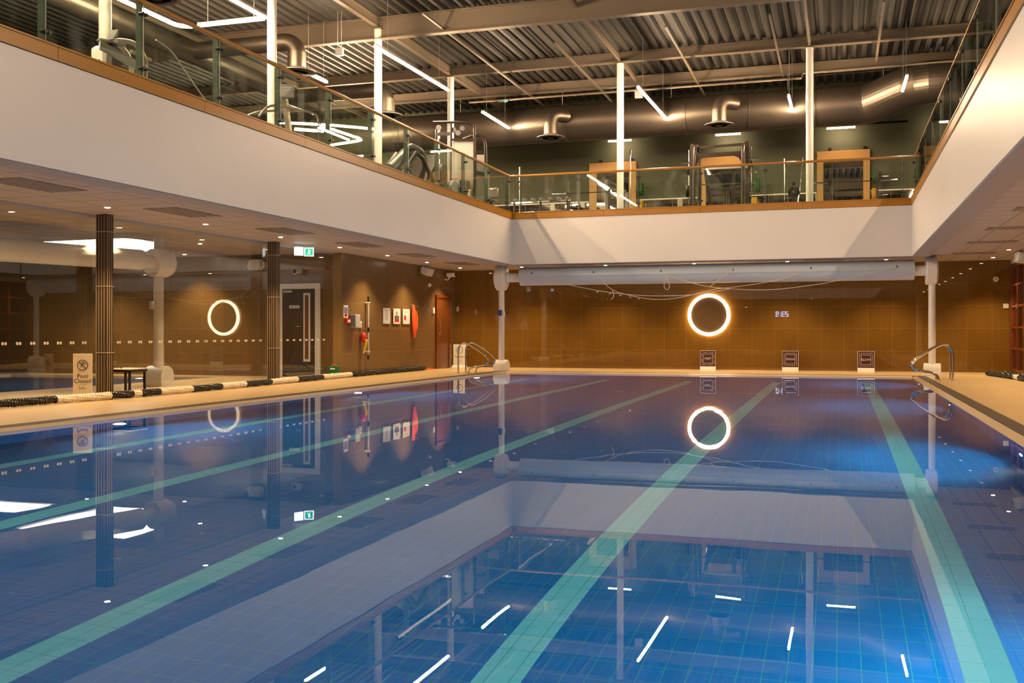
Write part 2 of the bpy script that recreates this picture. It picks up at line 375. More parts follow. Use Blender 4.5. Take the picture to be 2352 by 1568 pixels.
# overflow channels and gratings
m = MB(); m.box(XL - 0.32, XL - 0.04, -1.2, YF + 0.32, -0.12, -0.04); m.box(XR + 0.10, XR + 0.32, -1.2, YF + 0.32, -0.12, -0.04); m.box(XL - 0.1, XR + 0.1, YF + 0.1, YF + 0.32, -0.12, -0.04)
struct('trim_2', m, 'channel')
def grating(x0, x1, y0, y1, along, label):
    t = thing('drain_grating', label, 'grating', ((x0+x1)/2, (y0+y1)/2, 0))
    a = MB(); b = MB()
    if along == 'Y':
        y = y0
        while y < y1: a.box(x0 + 0.008, x1 - 0.008, y, y + 0.012, -0.020, -0.002); y += 0.036
        for i in range(6): xx = x0 + 0.01 + (x1 - x0 - 0.02) * i / 5; b.box(xx - 0.004, xx + 0.004, y0, y1, -0.024, -0.001)
    else:
        x = x0
        while x < x1: a.box(x, x + 0.012, y0 + 0.008, y1 - 0.008, -0.020, -0.002); x += 0.036
        for i in range(6): yy = y0 + 0.01 + (y1 - y0 - 0.02) * i / 5; b.box(x0, x1, yy - 0.004, yy + 0.004, -0.024, -0.001)
    a.build('slat', 'slat_m', t)['kind'] = 'stuff'; b.build('rail', 'slat_m', t)
grating(XL - 0.32, XL - 0.04, 2.0, YF + 0.10, 'Y', 'slatted overflow grating running along the left edge of the pool')
grating(XR + 0.10, XR + 0.32, 2.0, YF + 0.10, 'Y', 'slatted overflow grating running along the right edge of the pool')
grating(XL - 0.32, XR + 0.32, YF + 0.10, YF + 0.32, 'X', 'slatted overflow grating along the far short edge of the pool')

# second pool behind the glass screen
m = MB(); m.box(-20, -14, 4, 20.8, -1.2, -1.1); m.box(-20.1, -20, 4, 20.8, -1.1, -0.1); m.box(-14, -13.9, 4, 20.8, -1.1, -0.1); m.box(-20, -14, 20.8, 20.9, -1.1, -0.1); m.box(-20, -14, 3.9, 4, -1.1, -0.1)
struct('spa_basin', m, 'pool')
m = MB(); m.add([(-20, 4, ZW), (-14, 4, ZW), (-14, 20.8, ZW), (-20, 20.8, ZW)], [(0, 1, 2, 3)]); struct('spa_water', m, 'water')

# lower walls
struct('wall_back', MB().box(-11.4, 4.5, 29.15, 29.4, -0.3, 4.0), 'tile_back')
struct('wall_left', MB().box(-11.4, -11.18, 21.7, 29.15, -0.3, 4.0), 'tile_left')
struct('wall_end', MB().box(-22.2, -11.4, 21.7, 21.95, -0.3, 4.0), 'tile_end')
struct('wall_far_left', MB().box(-22.2, -22, -1.4, 21.7, -0.3, 4.0), 'tile_left')
struct('wall_near', MB().box(-22.2, 4.5, -1.4, -1.2, -0.3, 4.0), 'tile_end')
m = MB(); m.box(4.25, 4.5, -1.2, 20.0, -0.3, 4.0); m.box(4.25, 4.5, 20.0, 29.15, -0.3, 0.08)
struct('wall_right', m, 'tile_left')
struct('wall_right_head', MB().box(4.2, 4.5, 20.0, 29.15, 2.80, 4.0), 'white_wall')
struct('baseboard_back', MB().box(-11.1, 4.25, 29.13, 29.15, 0, 0.012), 'coping')
# timber window on the right
t = bpy.data.objects.new('window_1', None); COL.objects.link(t); t['kind'] = 'structure'; ORG[t.name] = Vector()
fr = MB(); mu = MB(); pane = MB()
fr.box(4.17, 4.30, 28.93, 29.10, 0.06, 2.80); fr.box(4.17, 4.30, 20.0, 20.1, 0.06, 2.80); fr.box(4.17, 4.30, 20.1, 28.93, 0.06, 0.13); fr.box(4.17, 4.30, 20.1, 28.93, 2.72, 2.80)
for k in range(1, 5): mu.box(4.19, 4.28, 20.1, 28.93, 0.10 + 0.54 * k - 0.025, 0.10 + 0.54 * k + 0.025)
y = 28.93 - 0.95
while y > 20.3: mu.box(4.18, 4.29, y - 0.03, y + 0.03, 0.13, 2.72); y -= 0.95
fr.build('window_frame', 'win_wood', t); mu.build('glazing_bar', 'win_wood', t); pane.box(4.232, 4.238, 20.1, 28.93, 0.13, 2.72).build('pane', 'winpane', t)
struct('wall_outside', MB().box(6.2, 6.4, 18, 29.4, -0.3, 4.0), 'dark_wall')

# lower ceilings
m = MB()
m.box(-22, -8.87, -1.2, 29.15, 2.93, 2.97); m.box(2.02, 4.25, -1.2, 29.15, 2.93, 2.97); m.box(-8.87, 2.02, 26.87, 29.15, 2.93, 2.97); m.box(-8.87, 2.02, -1.2, 1.03, 2.93, 2.97)
struct('ceiling', m, 'ceil_tile')
# white band round the opening, with its grey underside
def band(nm, x0, x1, y0, y1): struct(nm, MB().box(x0, x1, y0, y1, 2.90, 4.13), 'white_wall'); 
band('wall_band_left', -8.87, -8.5, 1.03, 26.87); band('wall_band_right', 1.65, 2.02, 1.03, 26.87)
band('wall_band_back', -8.5, 1.65, 26.5, 26.87); band('wall_band_near', -8.5, 1.65, 1.03, 1.4)
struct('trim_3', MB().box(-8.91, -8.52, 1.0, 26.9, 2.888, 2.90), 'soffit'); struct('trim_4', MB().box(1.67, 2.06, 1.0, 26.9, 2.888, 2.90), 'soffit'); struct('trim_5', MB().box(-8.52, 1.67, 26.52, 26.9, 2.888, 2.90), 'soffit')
# timber fascia boards
def boards(axis, c0, c1, lo, hi, side, label_side):
    n = max(1, round((hi - lo) / 2.7)); step = (hi - lo) / n
    t = thing('fascia_board', 'varnished orange timber edging along the ' + label_side + ' of the gallery opening', 'fascia board', (0, 0, 4.13))
    for i in range(n):
        a, b = lo + i * step + 0.004, lo + (i + 1) * step - 0.004
        mb = MB()
        if axis == 'Y': mb.box(c0, c1, a, b, 4.135, 4.285); mb.box(c0 - (0.012 if side < 0 else 0), c1 + (0.012 if side > 0 else 0), a, b, 4.288, 4.31)
        else: mb.box(a, b, c0, c1, 4.135, 4.285); mb.box(a, b, c0 - (0.012 if side < 0 else 0), c1 + (0.012 if side > 0 else 0), 4.288, 4.31)
        mb.build('board', 'orange', t)
boards('Y', -8.52, -8.475, 1.03, 26.475, 1, 'left side'); boards('Y', 1.625, 1.67, 1.03, 26.475, -1, 'right side'); boards('X', 26.475, 26.52, -8.475, 1.625, -1, 'far side')
boards('X', 1.38, 1.425, -8.475, 1.625, 1, 'near side')
# gallery floor
m = MB(); m.box(-22, -8.525, -4, 34.6, 4.135, 4.2); m.box(1.675, 6.5, -4, 34.6, 4.135, 4.2); m.box(-8.525, 1.675, 26.525, 34.6, 4.135, 4.2); m.box(-8.525, 1.675, -4, 1.375, 4.135, 4.2)
struct('floor_gallery', m, 'gfloor')
struct('wall_upper_back', MB().box(-22, 6.5, 34.6, 34.8, 4.2, 9.2), 'green_wall')
struct('wall_upper_left', MB().box(-22.2, -22, -4, 34.8, 4.2, 9.4), 'dark_wall')
struct('wall_upper_right', MB().box(6.5, 6.7, -4, 34.8, 4.2, 9.4), 'green_wall')
struct('wall_upper_near', MB().box(-22, 6.5, -4.2, -4, 4.2, 9.4), 'dark_wall')
# corrugated roof deck, ribs along the hall
vs = []; fs = []; x = -22.2; P = 0.28; k = 0
while x < 6.7:
    for dx, z in ((0, 9.16), (0.10, 9.16), (0.15, 9.06), (0.23, 9.06)): vs += [(x + dx, -4.2, z), (x + dx, 34.8, z)]
    x += P
for i in range(len(vs) // 2 - 1): fs.append((2*i, 2*i+1, 2*i+3, 2*i+2))
m = MB(); m.add(vs, fs); m.box(-22.2, 6.7, -4.2, 34.8, 9.2, 9.3)
struct('ceiling_roof_deck', m, 'roof')

# roof beams, I sections
def ibeam(p, q, depth, width, name='roof_beam'):
    p = Vector(p); q = Vector(q); up = Vector((0, 0, 1)); mb = MB()
    mb.bar(p + up * depth / 2, q + up * depth / 2, 0.02, depth - 0.02); mb.bar(p + up * 0.012, q + up * 0.012, width, 0.024); mb.bar(p + up * (depth - 0.012), q + up * (depth - 0.012), width, 0.024)
    return struct(name, mb, 'beam')
for Y, zb, dp in ((3.1, 8.5, 0.55), (8.25, 8.78, 0.27), (13.4, 8.5, 0.55), (18.6, 8.78, 0.27), (23.75, 8.50, 0.55), (28.85, 8.78, 0.27), (31.5, 8.72, 0.30)):
    ibeam((-22, Y, zb), (6.5, Y, zb), dp, 0.2)
for X in (-16.35, -11.2, -6.0, -0.79, 4.4):
    ibeam((X, -4, 8.80), (X, 34.6, 8.80), 0.25 if X in (-11.2,) else 0.12, 0.12 if X in (-11.2,) else 0.07, 'roof_purlin')
# ------------------------------------------------------------------ upper columns
def ucol(X, Y, label):
    t = thing('steel_column', label, 'column', (X, Y, 4.2), 'round white steel columns of the gallery')
    MB().cyl((X, Y, 4.2), (X, Y, 8.75), 0.098, 28).build('shaft', 'col', t); mb = MB().box(X-.13, X+.13, Y-.13, Y+.13, 8.75, 8.78); mb.box(X-.15, X+.15, Y-.15, Y+.15, 4.2, 4.22); mb.build('plate', 'beam', t)
for X, Y, l in ((-11.2, 3.3, 'white steel column of the left gallery nearest the camera end'), (-11.2, 8.45, 'white steel column of the left gallery beyond the nearest one'),
    (-11.2, 13.6, 'white steel column at the far left of the photo, behind the curved exercise machine'), (-11.2, 18.65, 'white steel column beside the corner of the angled ceiling light'),
    (-11.2, 23.75, 'white steel column crossed by the long slanting light, left gallery'), (-11.2, 28.85, 'white steel column in the far left gallery corner behind the cable machine'),
    (-6.0, 28.85, 'white steel column standing in front of the left maple framed mirror'), (-0.79, 28.85, 'white steel column left of the right maple framed mirror'), (4.4, 28.85, 'white steel column in the far right gallery corner')):
    ucol(X, Y, l)

# ------------------------------------------------------------------ balustrades
def balustrade(axis, c, lo, hi, posts, side, label):
    """side: direction (on the other axis) of the gallery floor, where the posts stand"""
    t = thing('glass_balustrade', label, 'balustrade', ((c, (lo+hi)/2, 4.31) if axis == 'Y' else ((lo+hi)/2, c, 4.31)))
    def V(a, d, z): return (c + side * d, a, z) if axis == 'Y' else (a, c + side * d, z)
    def B(mb, a0, a1, d0, d1, z0, z1):
        p = V(a0, d0, z0); q = V(a1, d1, z1); return mb.box(p[0], q[0], p[1], q[1], z0, z1)
    ed = [lo] + [p for p in posts if lo + 0.2 < p < hi - 0.2] + [hi]
    for a, b in zip(ed[:-1], ed[1:]): B(MB(), a + 0.008, b - 0.008, 0.0, 0.012, 4.24, 5.26).build('glass_panel', 'glass', t)
    for p in posts:
        po = B(MB(), p - 0.007, p + 0.007, 0.035, 0.125, 4.20, 5.30).build('post', 'fin', t)
        for z in (4.44, 5.14):
            cl = MB()
            for s_ in (-1, 1): cl.cyl(V(p + s_ * 0.033, -0.022, z), V(p + s_ * 0.033, 0.05, z), 0.024, 12)
            B(cl, p - 0.035, p + 0.035, 0.02, 0.04, z - 0.009, z + 0.009)
            cl.build('glass_clamp', 'black', po)
        B(MB(), p - 0.012, p - 0.008, 0.0, 0.013, 4.315, 5.26).build('edge_seal', 'ltgrey', po)
    hr = MB(); hr.tube([V(lo + (-0.13 if axis == 'X' else 0), 0.045, 5.315), V(hi + 0.13, 0.045, 5.315)], 0.032, 14); hr.build('handrail', 'rail', t)
ysL = [26.4 - 1.7 * k for k in range(15)]
balustrade('Y', -8.535, 1.0, 26.45, ysL, -1, 'glass balustrade with timber handrail along the left gallery edge')
balustrade('Y', 1.685, 1.0, 26.45, ysL, 1, 'glass balustrade with timber handrail along the right gallery edge')
balustrade('X', 26.535, -8.45, 1.60, [1.44 - 1.62 * k for k in range(7)], 1, 'glass balustrade with timber handrail across the far gallery edge')

# ------------------------------------------------------------------ LED pendants
ZL = 7.54
def led(p, q, label, wires=True, top=9.06, z=ZL, group='linear ceiling lights', pts=None, tube='led'):
    p = Vector((*p, z)); q = Vector((*q, z)); t = thing('linear_light', label, 'light', tuple(p), group)
    if pts:
        MB().tube([(a, b, z - 0.01) for a, b in pts], 0.026, 8).build('diffuser', 'led', t); MB().tube([(a, b, z + 0.035) for a, b in pts], 0.022, 8).build('housing', 'white', t)
    else:
        MB().bar(p, q, 0.055, 0.045).build('diffuser', tube, t); MB().bar(p + Vector((0, 0, 0.042)), q + Vector((0, 0, 0.042)), 0.06, 0.035).build('housing', 'white', t)
    if wires:
        for f in (0.15, 0.85):
            c = p.lerp(q, f); MB().cyl(c + Vector((0, 0, 0.05)), (c.x, c.y, top), 0.004, 6).build('suspension_wire', 'ltgrey', t)
    return t
led((-10.05, 21.15), (-10.0, 25.6), 'long bright linear light hanging above the left gallery, before the cable machine')
led((-10.03, 28.4), (-10.02, 30.9), 'short slanting linear light above and right of the cable machine')
led((-5.1, 26.8), (-5.03, 31.1), 'linear light right of the column before the left mirror')
led((-1.35, 29.0), (-1.33, 31.1), 'linear light hanging just left of the column by the right mirror')
led((1.61, 27.7), (1.59, 29.4), 'linear light hanging in front of the duct elbow')
led((-11.3, 12.5), (-11.3, 18.55), 'linear light arm running into the corner by the left column')
led((-11.36, 18.6), (-12.95, 18.6), 'crosswise linear light arm meeting the corner by the left column')
led((-13.37, 13.5), (-13.37, 18.5), 'linear light seen through the balustrade left of the crosswise arm', pts=[(-13.37, 13.5), (-13.37, 18.35), (-13.3, 18.52), (-13.1, 18.6)])
led((-12.7, 22.7), (-12.68, 23.8), 'very short linear light behind the left diffuser')
led((-15.5, 28.8), (-15.3, 31.1), 'linear light arm low behind the left balustrade, meeting a corner', wires=False, pts=[(-15.5, 28.8), (-15.3, 31.0), (-15.35, 31.25), (-15.6, 31.4), (-16.8, 31.8)])
led((-16.3, 28.0), (-14.2, 29.6), 'long curved linear light behind the left balustrade', wires=False, pts=[(-16.5, 27.9), (-15.9, 28.25), (-15.1, 28.8), (-14.5, 29.35), (-14.1, 29.75)])
led((-16.6, 29.0), (-15.9, 29.6), 'short linear light beneath the long curved one', wires=False)
for X, w_, l in ((-13.45, 0.6, 'short wall light seen through the left balustrade by the cable machine'), (-7.1, 0.78, 'wall wash light behind the column at the left mirror'),
              (-3.5, 0.8, 'wall wash light above the weight rack'), (0.02, 0.86, 'wall wash light above the right mirror'), (3.0, 0.5, 'wall wash light at the far right behind the side balustrade')):
    t = led((X - w_/2, 34.05), (X + w_/2, 34.05), l, top=7.62, tube='led_w')
struct('trim_6', MB().box(-14.5, 2.0, 34.05, 34.09, 7.60, 7.66), 'blackm')
for k, (p, q) in enumerate((((-9.9, 1.5), (-9.9, 5.5)), ((-9.9, 8.0), (-9.9, 12.0)), ((3.2, 16.5), (3.2, 20.5)), ((3.2, 9.0), (3.2, 13.0)), ((-6, -1.0), (-2, -1.0)), ((-15.5, 4), (-15.5, 8)))):  # extra tubes out of view, added to brighten the galleries and white bands
    led(p, q, 'added linear fill light outside the picture, ' + ['left gallery near the camera', 'left gallery overhead', 'right gallery farther one', 'right gallery nearer one', 'over the near gallery', 'deep in the left gallery'][k], z=7.54)

# ------------------------------------------------------------------ ducts and diffusers
t = thing('ventilation_duct', 'large round galvanised duct running along the far gallery wall with an elbow at right', 'duct', (-5, 31.8, 7.755))
path = [(-15, 31.8, 7.755), (0.6, 31.8, 7.755)]
MB().tube(path, 0.58, 40).build('duct_pipe', 'duct', t)
el = [(0.6, 31.8, 7.755)]
for i in range(1, 9):
    a = i / 8; el.append((0.6 + 1.75 * a, 31.8 - 1.2 * (a * a * (3 - 2 * a)), 7.755 + 0.25 * (a * a * (3 - 2 * a))))
e2 = MB().tube([(0.4, 31.8, 7.755)] + el + [(2.6, 30.6, 8.005)], 0.59, 40); e2.build('elbow', 'duct', t, smooth=False)
MB().tube([el[-1], (6.4, 30.6, 8.0)], 0.58, 40).build('duct_pipe', 'duct', t)
mb = MB()
for X in [-14 + 1.9 * k for k in range(8)]:
    mb.lathe([(0.584, -0.02), (0.60, -0.01), (0.60, 0.01), (0.584, 0.02)], (X, 31.8, 7.755), 'X', 40)
mb.build('joint_band', 'duct', t)
hang = MB()
for X in (-12, -8.5, -5, -1.5, 1.2): hang.cyl((X, 31.8, 8.3), (X, 31.8, 8.95), 0.008, 6)
hang.build('hanger_rod', 'ltgrey', t)
t = thing('ventilation_duct', 'round galvanised duct high over the left gallery, mostly hidden behind columns', 'duct', (-14.8, 12, 7.75))
MB().tube([(-14.8, -3.5, 7.75), (-14.8, 27.2, 7.75)], 0.25, 32).build('duct_pipe', 'duct', t)
def diffuser(X, Y, z, tox, toy, label):
    t = thing('air_diffuser', label, 'diffuser', (X, Y, z), 'round ceiling diffusers')
    m = MB(); m.lathe([(0.215, 0.06), (0.215, 0.45)], (X, Y, z), 'Z', 28); m.build('neck', 'duct', t)
    m = MB(); m.lathe([(0.43, 0.0), (0.43, 0.015), (0.30, 0.05), (0.225, 0.10), (0.215, 0.10), (0.20, 0.02), (0.35, -0.0)], (X, Y, z), 'Z', 36); m.build('flange', 'vent', t)
    m = MB()
    for r in (0.34, 0.25, 0.16): m.lathe([(r, -0.012), (r + 0.03, 0.004), (r + 0.02, 0.012), (r - 0.01, 0.0)], (X, Y, z), 'Z', 28)
    m.lathe([(0.10, -0.02), (0.12, 0.02)], (X, Y, z), 'Z', 20); m.build('grille', 'blackm', t)
    c = [(X, Y, z + 0.42)]
    for i in range(1, 7):
        a = i / 6 * PI / 2; c.append((X + tox * 0.32 * (1 - math.cos(a)), Y + toy * 0.32 * (1 - math.cos(a)), z + 0.42 + 0.3 * math.sin(a)))
    k_ = 2.7 if tox == -1 else 0.75; c.append((X + tox * k_, Y + toy * k_, z + 0.72))
    MB().tube(c, 0.20, 24).build('elbow', 'duct', t)
diffuser(-8.6, 30.75, 7.13, 0.55, 0.6, 'round duct diffuser above the gap right of the cable machine')
diffuser(-3.4, 30.6, 7.17, 0.55, 0.7, 'round duct diffuser above the weight rack')
diffuser(-11.9, 20.9, 7.03, -1, 0, 'round duct diffuser by the column at the corner of the angled light')
diffuser(-11.9, 25.8, 7.03, -1, 0, 'round duct diffuser half hidden behind a column, left gallery')
diffuser(-11.95, 15.9, 7.18, -1, 0, 'round duct diffuser cut by the top left of the photo')
# trunking and pipes near the roof
def pipe(name, pts, r, label, cat='pipe', mt='beam'): return single(MB().tube(pts, r, 8), name, mt, label, cat)
pipe('conduit_pipe', [(-11.1, 30.2, 8.28), (-1.05, 30.2, 8.28), (-1.0, 30.2, 8.42), (5.8, 30.2, 8.46)], 0.032, 'pale pipe crossing below the roof before the far duct')
pipe('conduit_pipe', [(-14.0, 32.9, 8.45), (5.5, 32.9, 8.5)], 0.022, 'thin pale conduit just above the far duct', mt='ltgrey')
pipe('cable_tray', [(-13.0, 31.0, 8.45), (5.5, 31.0, 8.55)], 0.02, 'thin dark cable run between the two pale pipes', 'cable', 'blackm')
for X, y0, y1, l in ((-9.4, 22.4, 33.4, 'long pale strut running away under the roof, above the long light'), (-7.1, 25.8, 33.0, 'short pale strut hanging under the roof, middle of three'), (-4.1, 25.2, 33.0, 'pale strut under the roof over the second mirror'),
    (-1.6, 25.0, 31.5, 'pale strut under the roof just left of the right column'), (0.95, 24.8, 30.3, 'pale strut with a hook under the roof, right of the right column'), (3.4, 24.0, 32.5, 'pale strut under the roof at the far right')):
    single(MB().bar((X, y0, 8.60), (X, y1, 8.60), 0.06, 0.045), 'ceiling_strut', 'beam', l, 'strut', 'pale struts under the roof')
single(MB().box(-6.0, -5.76, 31.0, 31.1, 8.24, 8.52), 'junction_box', 'ltgrey', 'pale box by the top end of the linear light at the middle column', 'box', bevel=0.01)
t = thing('junction_box', 'small grey box hanging on two rods left of the long linear light', 'box', (-11.9, 23.0, 8.0))
MB().box(-12.0, -11.8, 22.95, 23.05, 7.95, 8.15).build('case', 'ltgrey', t, bevel=0.01)
for xx in (-11.95, -11.85): MB().cyl((xx, 23.0, 8.15), (xx, 23.0, 9.06), 0.006, 6).build('hanger_rod', 'ltgrey', t)
t = thing('emergency_sensor', 'small sensor with green indicator on the pale pipe above the slanting light', 'sensor', (-9.9, 30.1, 8.24))
MB().box(-10.1, -9.8, 30.05, 30.15, 8.2, 8.26).build('body', 'ltgrey', t); MB().sphere((-9.85, 30.02, 8.18), 0.022, 6).build('indicator', 'green_led', t)
single(MB().box(3.5, 5.0, 31.6, 32.6, 8.45, 8.75), 'air_handling_unit', 'beam', 'pale box unit above the duct elbow at the right', 'ventilation unit', bevel=0.02)

# ------------------------------------------------------------------ lower columns and the cover reel
def arch(mb, X0, X1, Yc, r, h, base=0.0, n=14):
    pts = [(Yc - r, base), (Yc + r, base)] + [(Yc + r * math.cos(PI * i / n), base + h - r + r * math.sin(PI * i / n)) for i in range(n + 1)]
    mb.prism([(a, b) for a, b in pts], X0, X1, 'X'); return mb
def drumshape(mb, X0, X1, Yc, zc, r):
    mb.lathe([(r - 0.02, X0), (r, X0 + 0.02), (r, X1 - 0.04), (r - 0.06, X1)], (0, Yc, zc), 'X', 40); return mb
t = thing('pool_cover_reel', 'pale blue pool cover rolled on a high reel between two white columns', 'pool cover reel', (-3.4, 27.0, 0))
ZC = 2.57
n = 48; poly = []
for i in range(n):
    th = 2 * PI * i / n; r = 0.262 - 0.022 * ((i / n + 0.0) % 1.0)
    poly.append((27.0 - r * math.cos(th), ZC + 0.02 + r * math.sin(th)))
MB().prism(poly, -8.40, 1.73, 'X').build('cover_roll', 'cover', t)
for xa, xb in ((-8.80, -8.40), (1.73, 2.0)): MB().cyl((xa, 27.0, ZC), (xb, 27.0, ZC), 0.125, 24).build('axle', 'white', t)
for (xa, xb) in ((-9.10, -8.82), (1.99, 2.27)): drumshape(MB(), xa, xb, 27.0, ZC + 0.0, 0.35).build('end_housing', 'white', t)
for X in (-8.97, 2.14):
    MB().cyl((X, 27.0, 0.2), (X, 27.0, 2.93), 0.083, 28).build('column', 'col', t)
    b_ = MB(); arch(b_, X - 0.19, X + 0.19, 27.0, 0.18, 0.30); b_.build('base_cowl', 'white', t, bevel=0.008)
ey = MB()
for X in (-8.02, -6.29, -4.48, -2.62, -0.7, 1.32): MB().lathe([(0.028, 0), (0.028, 0.012), (0.012, 0.014), (0.012, 0.0)], (X, 27.0 - 0.262, ZC + 0.10), 'Y', 14).build('eyelet', 'grey', t)
MB().box(-9.03, -8.93, 26.895, 26.92, 1.52, 1.68).build('control_switch', 'blue', t, label='small dark blue switch plate'); MB().box(-8.95, -8.87, 26.92, 27.0, 1.5, 1.66).build('switch_box', 'white', t)
def sag(p, q, s_, n=14):
    p = Vector(p); q = Vector(q); return [tuple(p.lerp(q, i / n) - Vector((0, 0, s_ * 4 * (i / n) * (1 - i / n)))) for i in range(n + 1)]
def cord(pts, label): return single(MB().tube(smooth(pts, 5), 0.008, 6), 'tie_cord', 'cord', label, 'cord', 'cords hanging from the cover roll')
YC = 26.70
cord([(-7.78, YC, 2.50), (-7.3, YC, 2.42), (-6.8, YC, 2.30), (-5.85, YC, 2.12), (-5.0, YC, 2.03), (-4.3, YC, 2.01), (-3.6, YC, 2.04), (-2.7, YC, 2.17)], 'long shallow cord sagging left of the round light')
cord([(-6.15, YC, 2.55), (-5.77, YC, 2.19), (-5.1, YC, 1.99), (-4.55, YC, 1.92), (-4.0, YC, 1.96), (-3.3, YC, 2.12), (-2.95, YC, 2.2)], 'lower cord knotted near the roll, sagging to the round light')
cord([(-5.77, YC, 2.19), (-5.73, YC, 2.02), (-5.80, YC, 1.93)], 'short loose cord end hanging from the knot')
cord([(-4.33, YC, 2.53), (-4.39, YC, 2.30), (-4.36, YC, 2.2), (-4.31, YC, 2.17), (-4.27, YC, 2.2), (-4.25, YC, 2.30), (-4.33, YC, 2.53)], 'narrow cord loop hanging from the middle of the roll')
cord([(-4.25, YC, 2.52), (-3.4, YC, 2.27), (-2.6, YC, 2.17), (-1.65, YC, 2.14), (-0.6, YC, 2.25), (0.2, YC, 2.40), (1.3, YC, 2.66)], 'long cord rising to the right end of the roll')
cord([(-3.2, YC, 2.24), (-2.62, YC, 2.68)], 'short cord rising steeply above the round light')
cord([(-3.1, YC, 2.17), (-2.4, YC, 2.24), (-1.5, YC, 2.38), (-0.95, YC, 2.56)], 'cord rising gently right of the round light')

# ------------------------------------------------------------------ round halo mirror
RC = Vector((-3.52, 29.15, 1.55))
t = thing('halo_mirror', 'round wall mirror with a glowing ring on the far brown wall', 'mirror', tuple(RC))
MB().tube([(RC.x + 0.545 * math.cos(2*PI*k/64), 29.09, RC.z + 0.545 * math.sin(2*PI*k/64)) for k in range(64)], 0.048, 10, closed=True).build('light_ring', 'ring', t)
MB().lathe([(0.50, -0.01), (0.505, 0.0), (0.50, 0.02)], (RC.x, 29.10, RC.z), 'Y', 64).build('mirror_disc', 'disc', t)

# ------------------------------------------------------------------ clock on the near wall (it shows as a reflection in the far wall)
SEG = {'2': 'abged', '3': 'abgcd', '9': 'abcdfg'}
t = thing('digital_clock', 'digital clock with white figures, seen only mirrored in the far tiled wall', 'clock', (-3.12, -1.18, 2.11))
MB().box(-3.6, -2.64, -1.2, -1.15, 1.93, 2.29).build('case', 'black', t)
dg = MB()
def digit(cx, ch, w_=0.13, h_=0.24):
    # facing +Y: the reader's right is -X
    z = 2.11; tk = 0.022
    S = {'a': (-1, 1, 1, 1), 'g': (-1, 0, 1, 0), 'd': (-1, -1, 1, -1), 'f': (-1, 0, -1, 1), 'b': (1, 0, 1, 1), 'e': (-1, -1, -1, 0), 'c': (1, -1, 1, 0)}
    for k in SEG[ch]:
        x0, z0, x1, z1 = S[k]
        dg.box(cx - x0 * w_/2 - tk/2 if x0 > x1 else cx - max(x0, x1) * w_/2 - tk/2, cx - min(x0, x1) * w_/2 + tk/2, -1.15, -1.14, z + min(z0, z1) * h_/2 - tk/2, z + max(z0, z1) * h_/2 + tk/2)
digit(-2.86, '2'); digit(-3.06, '3'); digit(-3.38, '9')
dg.box(-3.235, -3.205, -1.15, -1.14, 2.15, 2.18); dg.box(-3.235, -3.205, -1.15, -1.14, 2.03, 2.06)
dg.build('figures', 'clock', t)

# ------------------------------------------------------------------ downlights and ceiling vents
def downlight(X, Y, label, p=SPOT_W, z=2.93):
    t = thing('downlight', label, 'downlight', (X, Y, z), 'recessed downlights')
    MB().lathe([(0.041, -0.004), (0.052, -0.006), (0.056, 0.0)], (X, Y, z), 'Z', 20).build('trim_ring', 'white', t)
    MB().lathe([(0.040, -0.009), (0.040, -0.003)], (X, Y, z), 'Z', 16).build('lens', 'lens', t)
    ld = bpy.data.lights.new('bulb', 'SPOT'); ld.energy = p; ld.color = (1.0, 0.71, 0.36); ld.spot_size = R(105); ld.spot_blend = 0.7; ld.shadow_soft_size = 0.04
    lo = bpy.data.objects.new('bulb', ld); COL.objects.link(lo); lo.parent = t; lo.location = (0, 0, -0.02)
names = ['nearest', 'second nearest', 'third', 'fourth', 'fifth', 'sixth', 'seventh', 'eighth', 'ninth', 'tenth', 'farthest']
dls = [(-10.5, 27.8 - 2.5 * k) for k in range(11)]
desc = ['deepest in the far left corner', 'above the wall camera', 'above the posters on the left wall', 'above the return wall before the posters', 'beside the exit sign', 'between the two fluted pillars, far one', 'over the closed pool sign pillar', 'near left, cut by the picture edge', 'nearer left', 'close to the camera at left', 'at the near end at left']
for (X, Y), d in zip(dls, desc): downlight(X, Y, 'small warm downlight in the left ceiling, ' + d)
desc = ['over the left column of the reel', 'left part of the reel', 'left of the round mirror', 'right of the round mirror', 'over the right column of the reel']
for X, d in zip((-8.68, -6.23, -3.78, -1.33, 1.12), desc): downlight(X, 27.95, 'small warm downlight in the far ceiling, ' + d)
for k in range(9): downlight(3.64, 28.05 - 2.5 * k, 'small warm downlight in the right ceiling, ' + (['nearest the far wall', 'second from the far wall', 'third from the far wall', 'fourth from the far wall', 'fifth from the far wall', 'sixth from the far wall', 'seventh from the far wall', 'eighth from the far wall', 'ninth from the far wall'][k]))
for X, d in ((-6.5, 'left one'), (-1.5, 'right one')): downlight(X, 0.0, 'warm downlight over the near end of the deck, ' + d)
for k, (X, Y) in enumerate(((-12.9, 12.6), (-12.9, 15.6), (-12.9, 18.6), (-13.6, 9.6), (-17.5, 20.6), (-15.0, 21.0))):
    downlight(X, Y, 'small warm downlight in the ceiling behind the glass screen, ' + ['near the left pillar', 'beside the glowing panel', 'by the far pillar', 'at the left edge', 'over the far corner', 'by the end wall'][k], p=320)
def vent(X, Y, w_, h_, label):
    t = thing('ceiling_vent', label, 'vent', (X, Y, 2.93), 'grey ceiling vents'); MB().box(X-w_/2, X+w_/2, Y-h_/2, Y+h_/2, 2.922, 2.93).build('panel', 'vent', t)
    s_ = MB()
    for i in range(5): xx = X - w_/2 + 0.06 + (w_ - 0.12) * i / 4; s_.box(xx - 0.02, xx + 0.02, Y - h_/2 + 0.05, Y + h_/2 - 0.05, 2.917, 2.922)
    s_.build('louvre', 'vent', t)
